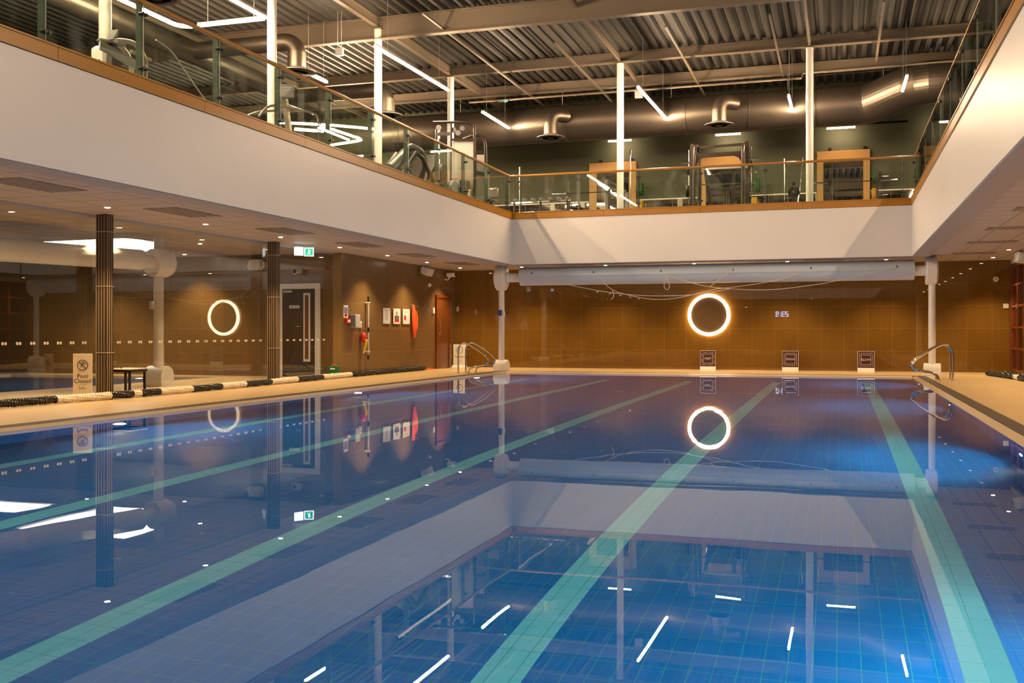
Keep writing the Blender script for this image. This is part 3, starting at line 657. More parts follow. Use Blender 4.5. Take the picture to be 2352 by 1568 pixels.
for k, Y in enumerate((26.1, 23.0, 19.9, 16.8, 13.7, 10.6)): vent(-9.8, Y, 0.6, 1.2, 'grey vent panel in the left ceiling, ' + ['near the far left corner', 'above the posters', 'above the exit sign', 'between the two fluted pillars', 'right of the nearer fluted pillar', 'at the left picture edge'][k])
for k, Y in enumerate((26.4, 23.3, 20.3, 17.2)): vent(3.0, Y, 0.95, 0.5, 'grey vent panel in the right ceiling, ' + ['farthest', 'second farthest', 'third from the far wall', 'nearest in view'][k])
for k, X in enumerate((-7.0, -0.4)): vent(X, 27.5, 1.0, 0.5, 'grey vent panel over the cover reel, ' + ['left one', 'right one'][k])

# ------------------------------------------------------------------ underwater lights
def uw(X, Y, sgn, label, p=UW_W, z=-0.68):
    t = thing('underwater_light', label, 'pool light', (X, Y, z), 'underwater pool lights')
    MB().lathe([(0.10, 0), (0.10, 0.012 * sgn), (0.085, 0.02 * sgn)], (X, Y, z), 'X', 24).build('bezel', 'chrome', t)
    MB().lathe([(0.08, 0.0), (0.08, 0.024 * sgn)], (X, Y, z), 'X', 20).build('lens', 'uwlens', t)
    ld = bpy.data.lights.new('bulb', 'SPOT'); ld.energy = p; ld.color = (0.60, 0.84, 1.0); ld.spot_size = R(165); ld.spot_blend = 0.6; ld.shadow_soft_size = 0.07
    lo = bpy.data.objects.new('bulb', ld); COL.objects.link(lo); lo.parent = t; lo.location = (0.06 * sgn, 0, 0); lo.rotation_euler = (0, R(-90) * sgn, 0)
wd = ['near end', 'second from near end', 'third from near end', 'far end']
for k, Y in enumerate((4.1, 10.7, 17.35, 23.9)):
    uw(XL, Y, 1, 'round underwater light in the left pool wall, ' + wd[k]); uw(XR, Y, -1, 'round underwater light in the right pool wall, ' + wd[k])
uw(-16.1 , 20.79, 1, 'round underwater light in the small pool behind the glass', 30, -0.35)
for o in list(COL.objects):
    if o.get('label') == 'round underwater light in the small pool behind the glass': o.rotation_euler = (0, 0, R(-90))

# ------------------------------------------------------------------ glass screen, fluted pillars, end wall with door
t = thing('glass_screen', 'tall frameless glass screen between the deck and the room at left', 'glass screen', (-11.4, 10, 0))
jo = [-1.1, 2.0, 5.3, 8.6, 12.03, 13.6, 15.55, 17.2, 18.75, 19.8, 21.69]
for a, b in zip(jo[:-1], jo[1:]): MB().box(-11.406, -11.394, a + 0.006, b - 0.006, 0.09, 2.92).build('glass_panel', 'screen', t)
MB().box(-11.44, -11.36, -1.2, 21.7, 0.0, 0.09).build('sill', 'coping', t); MB().box(-11.42, -11.38, -1.2, 21.7, 2.89, 2.928).build('head_channel', 'ltgrey', t)
dt = MB(); y = 9.0
while y < 21.4:
    for s_ in (-0.028, 0.028):
        if min(abs(y - 13.6), abs(y - 18.75)) > 0.2: dt.lathe([(0.024, 0.0), (0.024, 0.001)], (-11.393, y + s_, 0.885), 'X', 14)
    y += 0.272
dt.build('marker_dots', 'dots', t)
def pillar(X, Y, label):
    t = thing('fluted_pillar', label, 'pillar', (X, Y, 0), 'dark fluted pillars'); H = 0.085
    MB().box(X - H, X + H, Y - H, Y + H, 0, 2.93).build('core', 'slat_d', t)
    f = MB(); g = MB(); d_ = MB()
    for i in range(7):
        o_ = -0.075 + 0.025 * i
        for (cx, cy) in ((X + o_, Y - H), (X + H, Y + o_)):
            (f if i % 2 else d_).cyl((cx, cy, 0.0), (cx, cy, 2.93), 0.0045 if i % 2 else 0.0105, 10)
    f.build('pale_ridge', M['flute'], t); d_.build('dark_flute', 'slat_d', t)
    for z in (0.72, 1.78, 2.65): g.box(X - H - 0.012, X + H + 0.012, Y - H - 0.012, Y + H + 0.012, z, z + 0.007)
    g.build('joint_line', 'cream', t)
    MB().box(X - H - 0.018, X - H - 0.006, Y - H - 0.01, Y - H + 0.01, 0, 2.93).build('edge_strip', 'gymlight', t)
M['flute'] = mat('pale_ridge', (0.50, 0.36, 0.21), 0.3)
pillar(-11.2, 13.6, 'dark fluted pillar beside the closed pool sign'); pillar(-11.2, 18.72, 'dark fluted pillar beside the white framed door')

# white door frame with dark door (end wall)
t = bpy.data.objects.new('door_1', None); COL.objects.link(t); t['kind'] = 'structure'; ORG[t.name] = Vector()
Yd = 21.7
f = MB(); f.box(-12.87, -12.73, Yd - 0.04, Yd, 0, 2.22); f.box(-11.86, -11.72, Yd - 0.04, Yd, 0, 2.22); f.box(-12.73, -11.86, Yd - 0.04, Yd, 2.09, 2.22)
f.build('door_frame', 'white', t, bevel=0.006)
MB().box(-12.72, -11.87, Yd - 0.03, Yd - 0.005, 0.01, 2.085).build('door_leaf', 'darkdoor', t)
f = MB(); f.box(-12.16, -11.98, Yd - 0.045, Yd - 0.03, 0.36, 1.99); f.build('panel_frame', 'white', t)
MB().box(-12.115, -12.025, Yd - 0.05, Yd - 0.045, 0.42, 1.94).build('vision_panel', 'door_wood', t)
MB().box(-12.54, -12.27, Yd - 0.04, Yd - 0.03, 1.63, 1.70).build('door_sign', 'white', t)
dl = MB()
for i in range(9): dl.box(-12.50 + 0.022 * i, -12.485 + 0.022 * i, Yd - 0.042, Yd - 0.04, 1.655, 1.675)
dl.build('sign_lettering', 'ink', t)
MB().box(-12.68, -12.45, Yd - 0.09, Yd - 0.03, 2.0, 2.06).build('door_closer', 'ltgrey', t)
MB().tube([(-12.22, Yd - 0.03, 1.2), (-12.22, Yd - 0.08, 1.2), (-12.34, Yd - 0.08, 1.2)], 0.01, 8).build('door_handle', 'chrome', t)
t = thing('security_camera', 'round white camera above the white framed door', 'camera', (-12.28, 21.6, 2.5))
MB().cyl((-12.28, 21.7, 2.53), (-12.28, 21.45, 2.50), 0.075, 24).build('housing', 'white', t); MB().cyl((-12.28, 21.45, 2.50), (-12.28, 21.44, 2.50), 0.055, 20).build('lens', 'black', t)
t = thing('warning_beacon', 'small orange beacon on the return wall beside the door', 'beacon', (-11.52, 21.68, 2.55)); MB().sphere((-11.52, 21.66, 2.55), 0.05, 8).build('lens', 'red_lamp', t); MB().cyl((-11.52, 21.70, 2.55), (-11.52, 21.66, 2.55), 0.055, 16).build('base', 'ltgrey', t)
t = thing('wall_speaker', 'white angular speaker on the wall behind the glass screen', 'speaker', (-13.4, 21.5, 2.72))
MB().prism([(-13.58, 2.62), (-13.5, 2.55), (-13.28, 2.55), (-13.2, 2.64), (-13.24, 2.80), (-13.5, 2.80)], 21.45, 21.65, 'Y').build('body', 'white', t, bevel=0.01); MB().cyl((-13.38, 21.7, 2.7), (-13.38, 21.6, 2.7), 0.03, 10).build('bracket', 'white', t)
# glowing ceiling panels and second reel behind the glass
t = thing('ceiling_light_panel', 'large glowing ceiling panel behind the glass screen', 'light panel', (-15, 17, 2.92))
MB().prism([(-13.4, 16.8), (-13.4, 17.8), (-15.0, 19.8), (-16.2, 19.8), (-16.2, 17.0)], 2.918, 2.928, 'Z').build('diffuser', 'sky_panel', t)
f = MB(); f.tube([(-13.36, 16.76, 2.922), (-13.36, 17.8, 2.922), (-15.0, 19.84, 2.922), (-16.24, 19.84, 2.922), (-16.24, 16.96, 2.922)], 0.03, 6, closed=True); f.build('frame', 'white', t)
t = thing('ceiling_light_panel', 'second glowing ceiling panel deeper behind the glass screen, showing in the water', 'light panel', (-18.8, 18.8, 2.92)); MB().box(-19.3, -17.6, 18.4, 19.6, 2.918, 2.928).build('diffuser', 'sky_panel', t); f = MB(); f.tube([(-19.33, 18.37, 2.922), (-17.57, 18.37, 2.922), (-17.57, 19.63, 2.922), (-19.33, 19.63, 2.922)], 0.03, 6, closed=True); f.build('frame', 'white', t)
t = thing('pool_cover_reel', 'white cover reel with fat roll on one column behind the glass screen', 'pool cover reel', (-12.7, 16.9, 0))
X0, Y0 = -12.66, 16.9; dr = Vector((-0.26, -0.965, 0)).normalized(); c = Vector((X0, Y0, 2.40))
MB().tube([c + dr * 0.16, c - dr * 0.16, c - dr * 0.24, c - dr * 0.29], [0.27, 0.27, 0.24, 0.16], 40).build('end_housing', 'white', t)
MB().cyl(c + dr * 0.10, c + dr * 0.42 + Vector((0, 0, 0.04)), 0.13, 28).build('axle', 'white', t)
MB().tube([c + dr * a + Vector((0, 0, 0.04)) for a in (0.34, 0.37, 0.42, 7.5)], [0.10, 0.16, 0.195, 0.195], 40).build('cover_roll', 'white', t)
MB().cyl((X0, Y0, 0.2), (X0, Y0, 2.93), 0.092, 28).build('column', 'col', t)
b_ = MB(); arch(b_, X0 - 0.21, X0 + 0.21, Y0, 0.2, 0.40); b_.build('base_cowl', 'white', t, bevel=0.01)
MB().box(X0 - 0.19, X0 - 0.12, Y0 - 0.03, Y0 + 0.03, 1.5, 1.66).build('switch_box', 'white', t)

# exit sign
t = thing('exit_sign', 'lit green and white exit sign hanging below the left ceiling', 'exit sign', (-10.9, 19.45, 2.93))
rz = R(58)
def bx_rot(cx, cy, w_, th_, z0, z1, rz):
    mb = MB().box(-w_/2, w_/2, -th_/2, th_/2, z0, z1); return mb.xf(Matrix.Translation((cx, cy, 0)) @ Matrix.Rotation(rz, 4, 'Z'))
bx_rot(-10.9 + 0.10 * math.cos(R(25)), 19.45 + 0.10 * math.sin(R(25)), 0.20, 0.012, 2.68, 2.86, R(25)).build('sign_panel', 'exit_w', t); bx_rot(-10.98, 19.36, 0.20, 0.012, 2.69, 2.87, R(52)).build('sign_panel', 'exit_w', t); bx_rot(-10.98, 19.36, 0.21, 0.04, 2.87, 2.93, R(52)).build('housing', 'white', t)
bx_rot(-10.81, 19.492, 0.21, 0.05, 2.86, 2.93, R(25)).build('housing', 'white', t)
MT = face_mtx((-10.9, 19.45, 2.77), R(25)) @ Matrix.Translation((0, 0, 0.008))
g = MB()
g.add([tuple(MT @ Vector(v)) for v in ((0.02, -0.075, 0), (0.18, -0.075, 0), (0.18, 0.075, 0), (0.02, 0.075, 0))], [(0, 1, 2, 3)]); g.build('pictogram', 'exit_g', t)
g = MB()
MT2 = MT @ Matrix.Translation((0.10, 0, 0.001))
def poly2(mb, M_, pts): mb.add([tuple(M_ @ Vector((a, b, 0))) for a, b in pts], [tuple(range(len(pts)))])
poly2(g, MT2, [(0.012*math.cos(2*PI*k/10)-0.0, 0.045+0.012*math.sin(2*PI*k/10)) for k in range(10)])
poly2(g, MT2, [(-0.018, 0.03), (0.018, 0.03), (0.008, -0.012), (-0.012, -0.012)])
poly2(g, MT2, [(-0.012, -0.01), (0.004, -0.01), (-0.026, -0.055), (-0.04, -0.05)]); poly2(g, MT2, [(-0.004, -0.01), (0.01, -0.01), (0.034, -0.05), (0.02, -0.055)])
poly2(g, MT2, [(0.018, 0.03), (0.04, 0.01), (0.045, 0.018), (0.02, 0.038)]); g.build('running_figure', 'exit_w', t)

# ------------------------------------------------------------------ left wall items
XW = -11.18
def wallbox(y0, y1, z0, z1, d=0.012, d0=0.0): return MB().box(XW + d0, XW + d0 + d, y0, y1, z0, z1)
t = thing('fire_notice', 'tall white, blue and red fire action notice on the left wall', 'notice', (XW, 21.92, 1.4))
wallbox(21.81, 22.03, 1.40, 1.70, 0.006).build('plate', 'white', t); wallbox(21.835, 22.005, 1.51, 1.645, 0.002, 0.006).build('blue_block', 'blue', t); wallbox(21.85, 21.99, 1.43, 1.50, 0.002, 0.006).build('red_block', 'red', t)
g = MB()
for z in (1.62, 1.60, 1.575, 1.55, 1.53): g.box(XW + 0.008, XW + 0.0085, 21.85, 21.98, z, z + 0.006)
g.box(XW + 0.006, XW + 0.007, 21.905, 21.93, 1.655, 1.69); g.build('lettering', 'white', t)
t = thing('fire_call_point', 'red fire call point under the fire notice', 'call point', (XW, 21.95, 1.27)); wallbox(21.86, 22.07, 1.27, 1.385, 0.07).build('case', 'red', t, bevel=0.008); wallbox(21.90, 22.03, 1.295, 1.35, 0.003, 0.07).build('glass_front', 'white', t)
t = thing('paper_dispenser', 'grey wall dispenser box next to the red call point', 'dispenser', (XW, 22.25, 1.17)); wallbox(22.11, 22.36, 1.17, 1.485, 0.17).build('case', 'ltgrey', t, bevel=0.015); wallbox(22.09, 22.12, 1.19, 1.47, 0.15, 0.01).build('side_cap', 'grey', t); wallbox(22.40, 22.50, 1.21, 1.37, 0.05).build('holder', 'white', t)
t = thing('throw_bag', 'red throw bag with yellow rope hanging from a wall hook', 'throw bag', (XW + 0.08, 22.68, 1.2))
MB().sphere((XW + 0.09, 22.69, 0.93), 0.085, 10, 1.5).build('bag', 'red', t); f = MB()
for dy in (-0.05, -0.02, 0.015, 0.045): f.tube([(XW + 0.07, 22.69 + dy * 0.4, 0.98), (XW + 0.18, 22.69 + dy, 0.86), (XW + 0.10, 22.68 + dy, 0.54)], 0.011, 7)
f.build('rope', 'yellow', t); MB().tube([(XW + 0.03, 22.66, 1.20), (XW + 0.07, 22.68, 1.05)], 0.006, 6).build('strap', 'grey', t)
t = thing('wall_hook', 'small pale hook bracket above the red throw bag', 'hook', (XW, 22.65, 1.2)); wallbox(22.58, 22.73, 1.16, 1.33, 0.03).build('plate', 'cream', t, bevel=0.005); MB().cyl((XW + 0.03, 22.66, 1.27), (XW + 0.07, 22.66, 1.25), 0.012, 8).build('hook', 'grey', t)
t = thing('telescopic_pole', 'grey telescopic pole with black grips standing in wall clips', 'pole', (XW + 0.09, 22.96, 0.4))
MB().cyl((XW + 0.09, 22.96, 0.42), (XW + 0.09, 22.96, 1.86), 0.021, 16).build('shaft', 'ltgrey', t)
for z0, z1 in ((1.80, 1.94), (1.06, 1.18), (0.39, 0.50)): MB().cyl((XW + 0.09, 22.96, z0), (XW + 0.09, 22.96, z1), 0.025, 16).build('grip', 'black', t)
for z in (1.79, 0.58): MB().box(XW, XW + 0.12, 22.93, 23.0, z - 0.015, z + 0.015).build('clip', 'white', t, bevel=0.004)
def poster(y0, y1, label, kind_):
    t = thing('poster_sign', label, 'poster', (XW, (y0+y1)/2, 1.28), 'three acrylic signs on the left wall')
    z0, z1 = 1.28, 1.685; MB().box(XW + 0.02, XW + 0.032, y0, y1, z0, z1).build('panel', 'white', t, bevel=0.003)
    s_ = MB()
    for yy in (y0 + 0.035, y1 - 0.035):
        for zz in (z0 + 0.03, z1 - 0.03): s_.cyl((XW, yy, zz), (XW + 0.04, yy, zz), 0.010, 10)
    s_.build('standoff', 'grey', t); cy = (y0 + y1) / 2; D = XW + 0.033; g = MB(); r_ = MB(); k_ = MB()
    if kind_ == 0:
        for i in range(7): g.box(D, D + .001, cy - 0.12 + i * 0.034, cy - 0.095 + i * 0.034, 1.61, 1.625)
        g.box(D, D + .001, cy - 0.06, cy + 0.06, 1.54, 1.555)
        for i in range(7): g.box(D, D + .001, cy - 0.1, cy + 0.08 - 0.02 * (i % 3), 1.50 - i * 0.022, 1.504 - i * 0.022)
        g.build('lettering', 'grey', t)
    elif kind_ == 1:
        k_.box(D, D + .001, cy - 0.13, cy + 0.13, 1.40, 1.48)
        for i in range(5): k_.add([(D+.0005, cy - 0.13 + i*0.052, 1.48), (D+.0005, cy - 0.078 + i*0.052, 1.48), (D+.0005, cy - 0.104 + i*0.052, 1.51)], [(0, 1, 2)])
        k_.tube([(D, cy + 0.045*math.cos(2*PI*i/20), 1.56 + 0.045*math.sin(2*PI*i/20)) for i in range(20)], 0.005, 6, closed=True); k_.box(D, D+.001, cy-0.006, cy+0.006, 1.53, 1.59)
        k_.build('printed_block', 'ink', t); r_.box(D, D + .001, cy - 0.13, cy + 0.13, 1.33, 1.395); r_.build('red_block', 'red', t)
        text_mb('1.2m', 0.075, Matrix.Translation((D + 0.002, cy, 1.44)) @ Matrix.Rotation(R(90), 4, 'Z') @ Matrix.Rotation(R(90), 4, 'X')).build('lettering', 'white', t)
    else:
        for i in range(5): g.box(D, D + .001, cy - 0.08 + i * 0.034, cy - 0.055 + i * 0.034, 1.60, 1.612)
        g.box(D, D + .001, cy - 0.15, cy + 0.15, 1.365, 1.368); g.build('lettering', 'grey', t)
        r_.box(D, D + .001, cy - 0.15, cy - 0.03, 1.39, 1.51); r_.build('red_block', 'red', t)
poster(23.96, 24.38, 'white poster with small grey text, left one of three', 0); poster(24.57, 25.02, 'white poster with black and red block, middle one of three', 1); poster(25.19, 25.65, 'white poster beside the orange rescue tube, with a small red picture', 2)
t = thing('rescue_tube', 'orange red rescue tube hanging right of the posters', 'rescue tube', (XW + 0.1, 25.8, 0.92))
pts = [(XW + 0.09, 25.76, 1.80), (XW + 0.10, 25.75, 1.6), (XW + 0.11, 25.76, 1.3), (XW + 0.11, 25.78, 1.05), (XW + 0.10, 25.79, 0.92)]
MB().tube(pts, [0.035, 0.055, 0.065, 0.06, 0.035], 14).build('foam_tube', 'orangered', t)
MB().tube([(XW + 0.09, 25.90, 1.66), (XW + 0.12, 25.93, 1.5), (XW + 0.12, 25.92, 1.25), (XW + 0.12, 25.86, 1.10)], [0.02, 0.03, 0.035, 0.02], 10).build('strap', 'orangered', t); MB().cyl((XW, 25.76, 1.81), (XW + 0.1, 25.76, 1.80), 0.012, 8).build('hook', 'grey', t)
for k, y in enumerate((26.15, 26.6, 26.95)):
    single(MB().tube([(XW, y, 1.78), (XW + 0.06, y, 1.765), (XW + 0.065, y, 1.80)], 0.01, 8), 'coat_hook', 'grey', 'small metal hook on the left wall, ' + ['beside the rescue tube', 'middle of the row', 'nearest the wooden door'][k], 'hook', 'row of hooks')
single(wallbox(27.30, 27.42, 1.60, 1.77, 0.05), 'door_entry_box', 'white', 'slim white box on the wall left of the wooden door', 'box', bevel=0.008)
# wooden door
t = bpy.data.objects.new('door_2', None); COL.objects.link(t); t['kind'] = 'structure'; ORG[t.name] = Vector()
f = MB(); f.box(XW, XW + 0.05, 27.55, 27.63, 0, 2.15); f.box(XW, XW + 0.05, 28.57, 28.65, 0, 2.15); f.box(XW, XW + 0.05, 27.63, 28.57, 2.07, 2.15); f.build('door_frame', 'win_wood', t)
MB().box(XW, XW + 0.02, 27.63, 28.57, 0.01, 2.07).build('door_leaf', 'door_wood', t)
MB().tube([(XW + 0.02, 27.74, 1.0), (XW + 0.07, 27.74, 1.0), (XW + 0.08, 27.74, 1.05), (XW + 0.08, 27.74, 1.37), (XW + 0.07, 27.74, 1.42), (XW + 0.02, 27.74, 1.42)], 0.012, 10).build('pull_handle', 'chrome', t)
f = MB(); 
for z in (0.25, 1.1, 1.85): f.cyl((XW + 0.03, 28.56, z - 0.05), (XW + 0.03, 28.56, z + 0.05), 0.012, 8)
f.build('hinge', 'chrome', t)
t = thing('wall_speaker', 'white tilted speaker under the ceiling on the left wall', 'speaker', (XW, 26.55, 2.8))
MB().prism([(XW + 0.06, 2.70), (XW + 0.26, 2.62), (XW + 0.34, 2.82), (XW + 0.10, 2.90)], 26.30, 26.70, 'Y').build('body', 'white', t, bevel=0.02); MB().box(XW, XW + 0.1, 26.46, 26.54, 2.75, 2.85).build('bracket', 'white', t)
t = thing('security_camera', 'white wall camera high by the far left corner', 'camera', (XW, 28.35, 2.75))
MB().tube([(XW, 28.3, 2.64), (XW + 0.1, 28.3, 2.62), (XW + 0.16, 28.3, 2.70)], 0.025, 10).build('arm', 'white', t); MB().box(XW + 0.08, XW + 0.34, 28.22, 28.40, 2.70, 2.82).build('housing', 'white', t, bevel=0.02); MB().box(XW + 0.34, XW + 0.35, 28.25, 28.37, 2.72, 2.80).build('lens', 'black', t)
t = thing('motion_sensor', 'small round white sensor on the left wall above the hooks', 'sensor', (XW, 27.08, 2.41)); MB().cyl((XW, 27.08, 2.41), (XW + 0.03, 27.08, 2.41), 0.06, 20).build('base', 'white', t); MB().sphere((XW + 0.045, 27.08, 2.41), 0.04, 8).build('dome', 'white', t)
single(MB().box(-11.12, -11.05, 29.13, 29.15, 1.70, 1.84), 'light_switch', 'white', 'small white switch on the far wall by the wooden door', 'switch', bevel=0.004)
single(MB().box(4.02, 4.15, 29.12, 29.15, 1.68, 1.80), 'light_switch', 'white', 'small white plate on the far wall beside the timber window', 'switch', bevel=0.004)
t = thing('wall_sounder', 'round white sounder high on the far wall at right', 'sounder', (3.85, 29.15, 2.44)); MB().lathe([(0.07, 0), (0.07, -0.02), (0.06, -0.045)], (3.85, 29.15, 2.44), 'Y', 24).build('base', 'white', t); MB().lathe([(0.035, -0.045), (0.035, -0.06)], (3.85, 29.15, 2.44), 'Y', 16).build('cap', 'ltgrey', t)
t = thing('ceiling_speaker', 'white angular speaker under the right ceiling by the window', 'speaker', (3.9, 26.0, 2.75))
MB().prism([(-0.15, -0.10), (0.13, -0.14), (0.16, 0.06), (-0.10, 0.13)], -0.11, 0.11, 'Y').xf(Matrix.Translation((3.95, 25.9, 2.77)) @ Matrix.Rotation(R(15), 4, 'Z')).build('body', 'white', t, bevel=0.02); MB().cyl((3.95, 25.9, 2.93), (3.95, 25.9, 2.85), 0.02, 8).build('bracket', 'grey', t)

# first aid box, table, closed sign
t = thing('first_aid_box', 'green first aid box on the deck behind the lane rope', 'first aid box', (-11.24, 21.5, 0))
MB().box(-11.42 + 0.06, -11.12, 21.38, 21.52, 0.0, 0.27).build('case', 'green', t, bevel=0.02); MB().box(-11.30, -11.18, 21.374, 21.381, 0.19, 0.225).build('lettering', 'white', t)
f = MB(); f.box(-11.25, -11.23, 21.374, 21.38, 0.05, 0.11); f.box(-11.27, -11.21, 21.374, 21.38, 0.07, 0.09); f.build('cross', 'white', t); MB().tube([(-11.29, 21.45, 0.27), (-11.28, 21.45, 0.31), (-11.20, 21.45, 0.31), (-11.19, 21.45, 0.27)], 0.01, 8).build('handle', 'orangered', t)
t = thing('side_table', 'low side table with black legs and pale top beside the fluted pillar', 'table', (-10.78, 13.9, 0))
tb = Matrix.Translation((-11.08, 13.99, 0)) @ Matrix.Rotation(R(3), 4, 'Z')
MB().box(-0.21, 0.21, -0.24, 0.24, 0.445, 0.465).xf(tb).build('tabletop', 'cream', t, bevel=0.004)
for sx in (-1, 1):
    for sy in (-1, 1): MB().box(sx*0.18-0.016, sx*0.18+0.016, sy*0.20-0.016, sy*0.20+0.016, 0, 0.43).xf(tb).build('leg', 'black', t)
f = MB()
for s_ in (-1, 1): f.box(-0.22, 0.22, s_*0.2-0.016, s_*0.2+0.016, 0.41, 0.445); f.box(s_*0.2-0.016, s_*0.2+0.016, -0.22, 0.22, 0.41, 0.445)
f.xf(tb).build('apron', 'black', t)
single(MB().cyl(tb @ Vector((-0.05, -0.1, 0.465)), tb @ Vector((-0.05, -0.1, 0.48)), 0.018, 10), 'bottle_cap', 'black', 'tiny black cap lying on the low side table', 'cap')
SZ = R(10)
t = thing('floor_sign', 'standing pale sign reading Pool Closed left of the fluted pillar', 'sign', (-11.05, 12.95, 0))
sm = Matrix.Translation((-11.08, 12.95, 0)) @ Matrix.Rotation(SZ + R(12), 4, 'Z')
MB().box(-0.145, 0.145, -0.006, 0.006, 0.02, 0.72).xf(sm).build('board', 'cream', t, bevel=0.006); MB().box(-0.15, 0.15, -0.08, 0.10, 0, 0.02).xf(sm).build('foot', 'cream', t, bevel=0.004)
sf = sm @ Matrix.Translation((0, -0.0075, 0)) @ Matrix.Rotation(R(90), 4, 'X')
f = MB(); f.tube([tuple(sf @ Vector((0.078 * math.cos(2*PI*k/36), 0.545 + 0.078 * math.sin(2*PI*k/36), 0))) for k in range(36)], 0.0055, 8, closed=True)
f.tube([tuple(sf @ Vector((-0.055, 0.60, 0.001))), tuple(sf @ Vector((0.055, 0.49, 0.001)))], 0.0055, 8)
f.tube([tuple(sf @ Vector(v)) for v in ((-0.035, 0.525, 0), (-0.02, 0.532, 0), (-0.005, 0.525, 0), (0.01, 0.532, 0), (0.035, 0.525, 0))], 0.003, 6)
f.tube([tuple(sf @ Vector(v)) for v in ((-0.02, 0.54, 0), (0.008, 0.562, 0), (0.0, 0.585, 0), (0.028, 0.592, 0))], 0.0065, 6)
f.tube([tuple(sf @ Vector((0.034 + 0.006*math.cos(2*PI*k/10), 0.565 + 0.006*math.sin(2*PI*k/10), 0))) for k in range(10)], 0.005, 6, closed=True)
f.build('no_swimming_symbol', 'ink', t)
text_mb('Pool', 0.092, sf @ Matrix.Translation((0, 0.375, 0))).build('lettering', 'ink', t); text_mb('Closed', 0.092, sf @ Matrix.Translation((0, 0.30, 0))).build('lettering', 'ink', t)
f = MB(); f.tube([tuple(sf @ Vector(v)) for v in ((-0.06, 0.245, 0), (0.06, 0.245, 0))], 0.0012, 5)
f.tube([tuple(sf @ Vector((-0.05 + 0.1 * k / 40, 0.19 + 0.012 * math.sin(k * 0.9) * (0.5 + 0.5 * math.cos(k * 0.31)) + (0.014 if k in (1, 2, 3, 22, 23) else 0), 0))) for k in range(41)], 0.0022, 5)
f.build('script_logo', 'ink', t)
# caution sign in the far left corner
t = thing('floor_sign', 'pale caution sign with exclamation mark beside the wooden door', 'sign', (-10.98, 28.95, 0))
sm = Matrix.Translation((-10.95, 28.95, 0)) @ Matrix.Rotation(R(6), 4, 'Z')
MB().box(-0.20, 0.20, -0.008, 0.008, 0.04, 0.70).xf(sm).build('board', 'white', t, bevel=0.006)
MB().prism([(-0.14, 0), (0.10, 0), (0.02, 0.07), (-0.03, 0.07)], -0.22, 0.22, 'X').xf(sm).build('foot', 'white', t)
sf = sm @ Matrix.Translation((0, -0.0095, 0)) @ Matrix.Rotation(R(90), 4, 'X')
f = MB(); f.tube([tuple(sf @ Vector((0.10 * math.cos(2*PI*k/36), 0.53 + 0.10 * math.sin(2*PI*k/36), 0))) for k in range(36)], 0.006, 8, closed=True)
f.build('symbol_ring', 'ink', t); text_mb('!', 0.16, sf @ Matrix.Translation((0, 0.53, 0))).build('exclamation_mark', 'ink', t)
f = MB()
for z, n_ in ((0.335, 11), (0.295, 8), (0.22, 5), (0.17, 4)):
    for i in range(n_):
        p_ = sf @ Vector(((i - (n_-1)/2) * 0.03, z, 0)); f.bar(p_ - Vector((0.011, 0, 0)), p_ + Vector((0.011, 0, 0)), 0.002, 0.014 if z > 0.25 else 0.009)
f.build('lettering', 'ink', t)

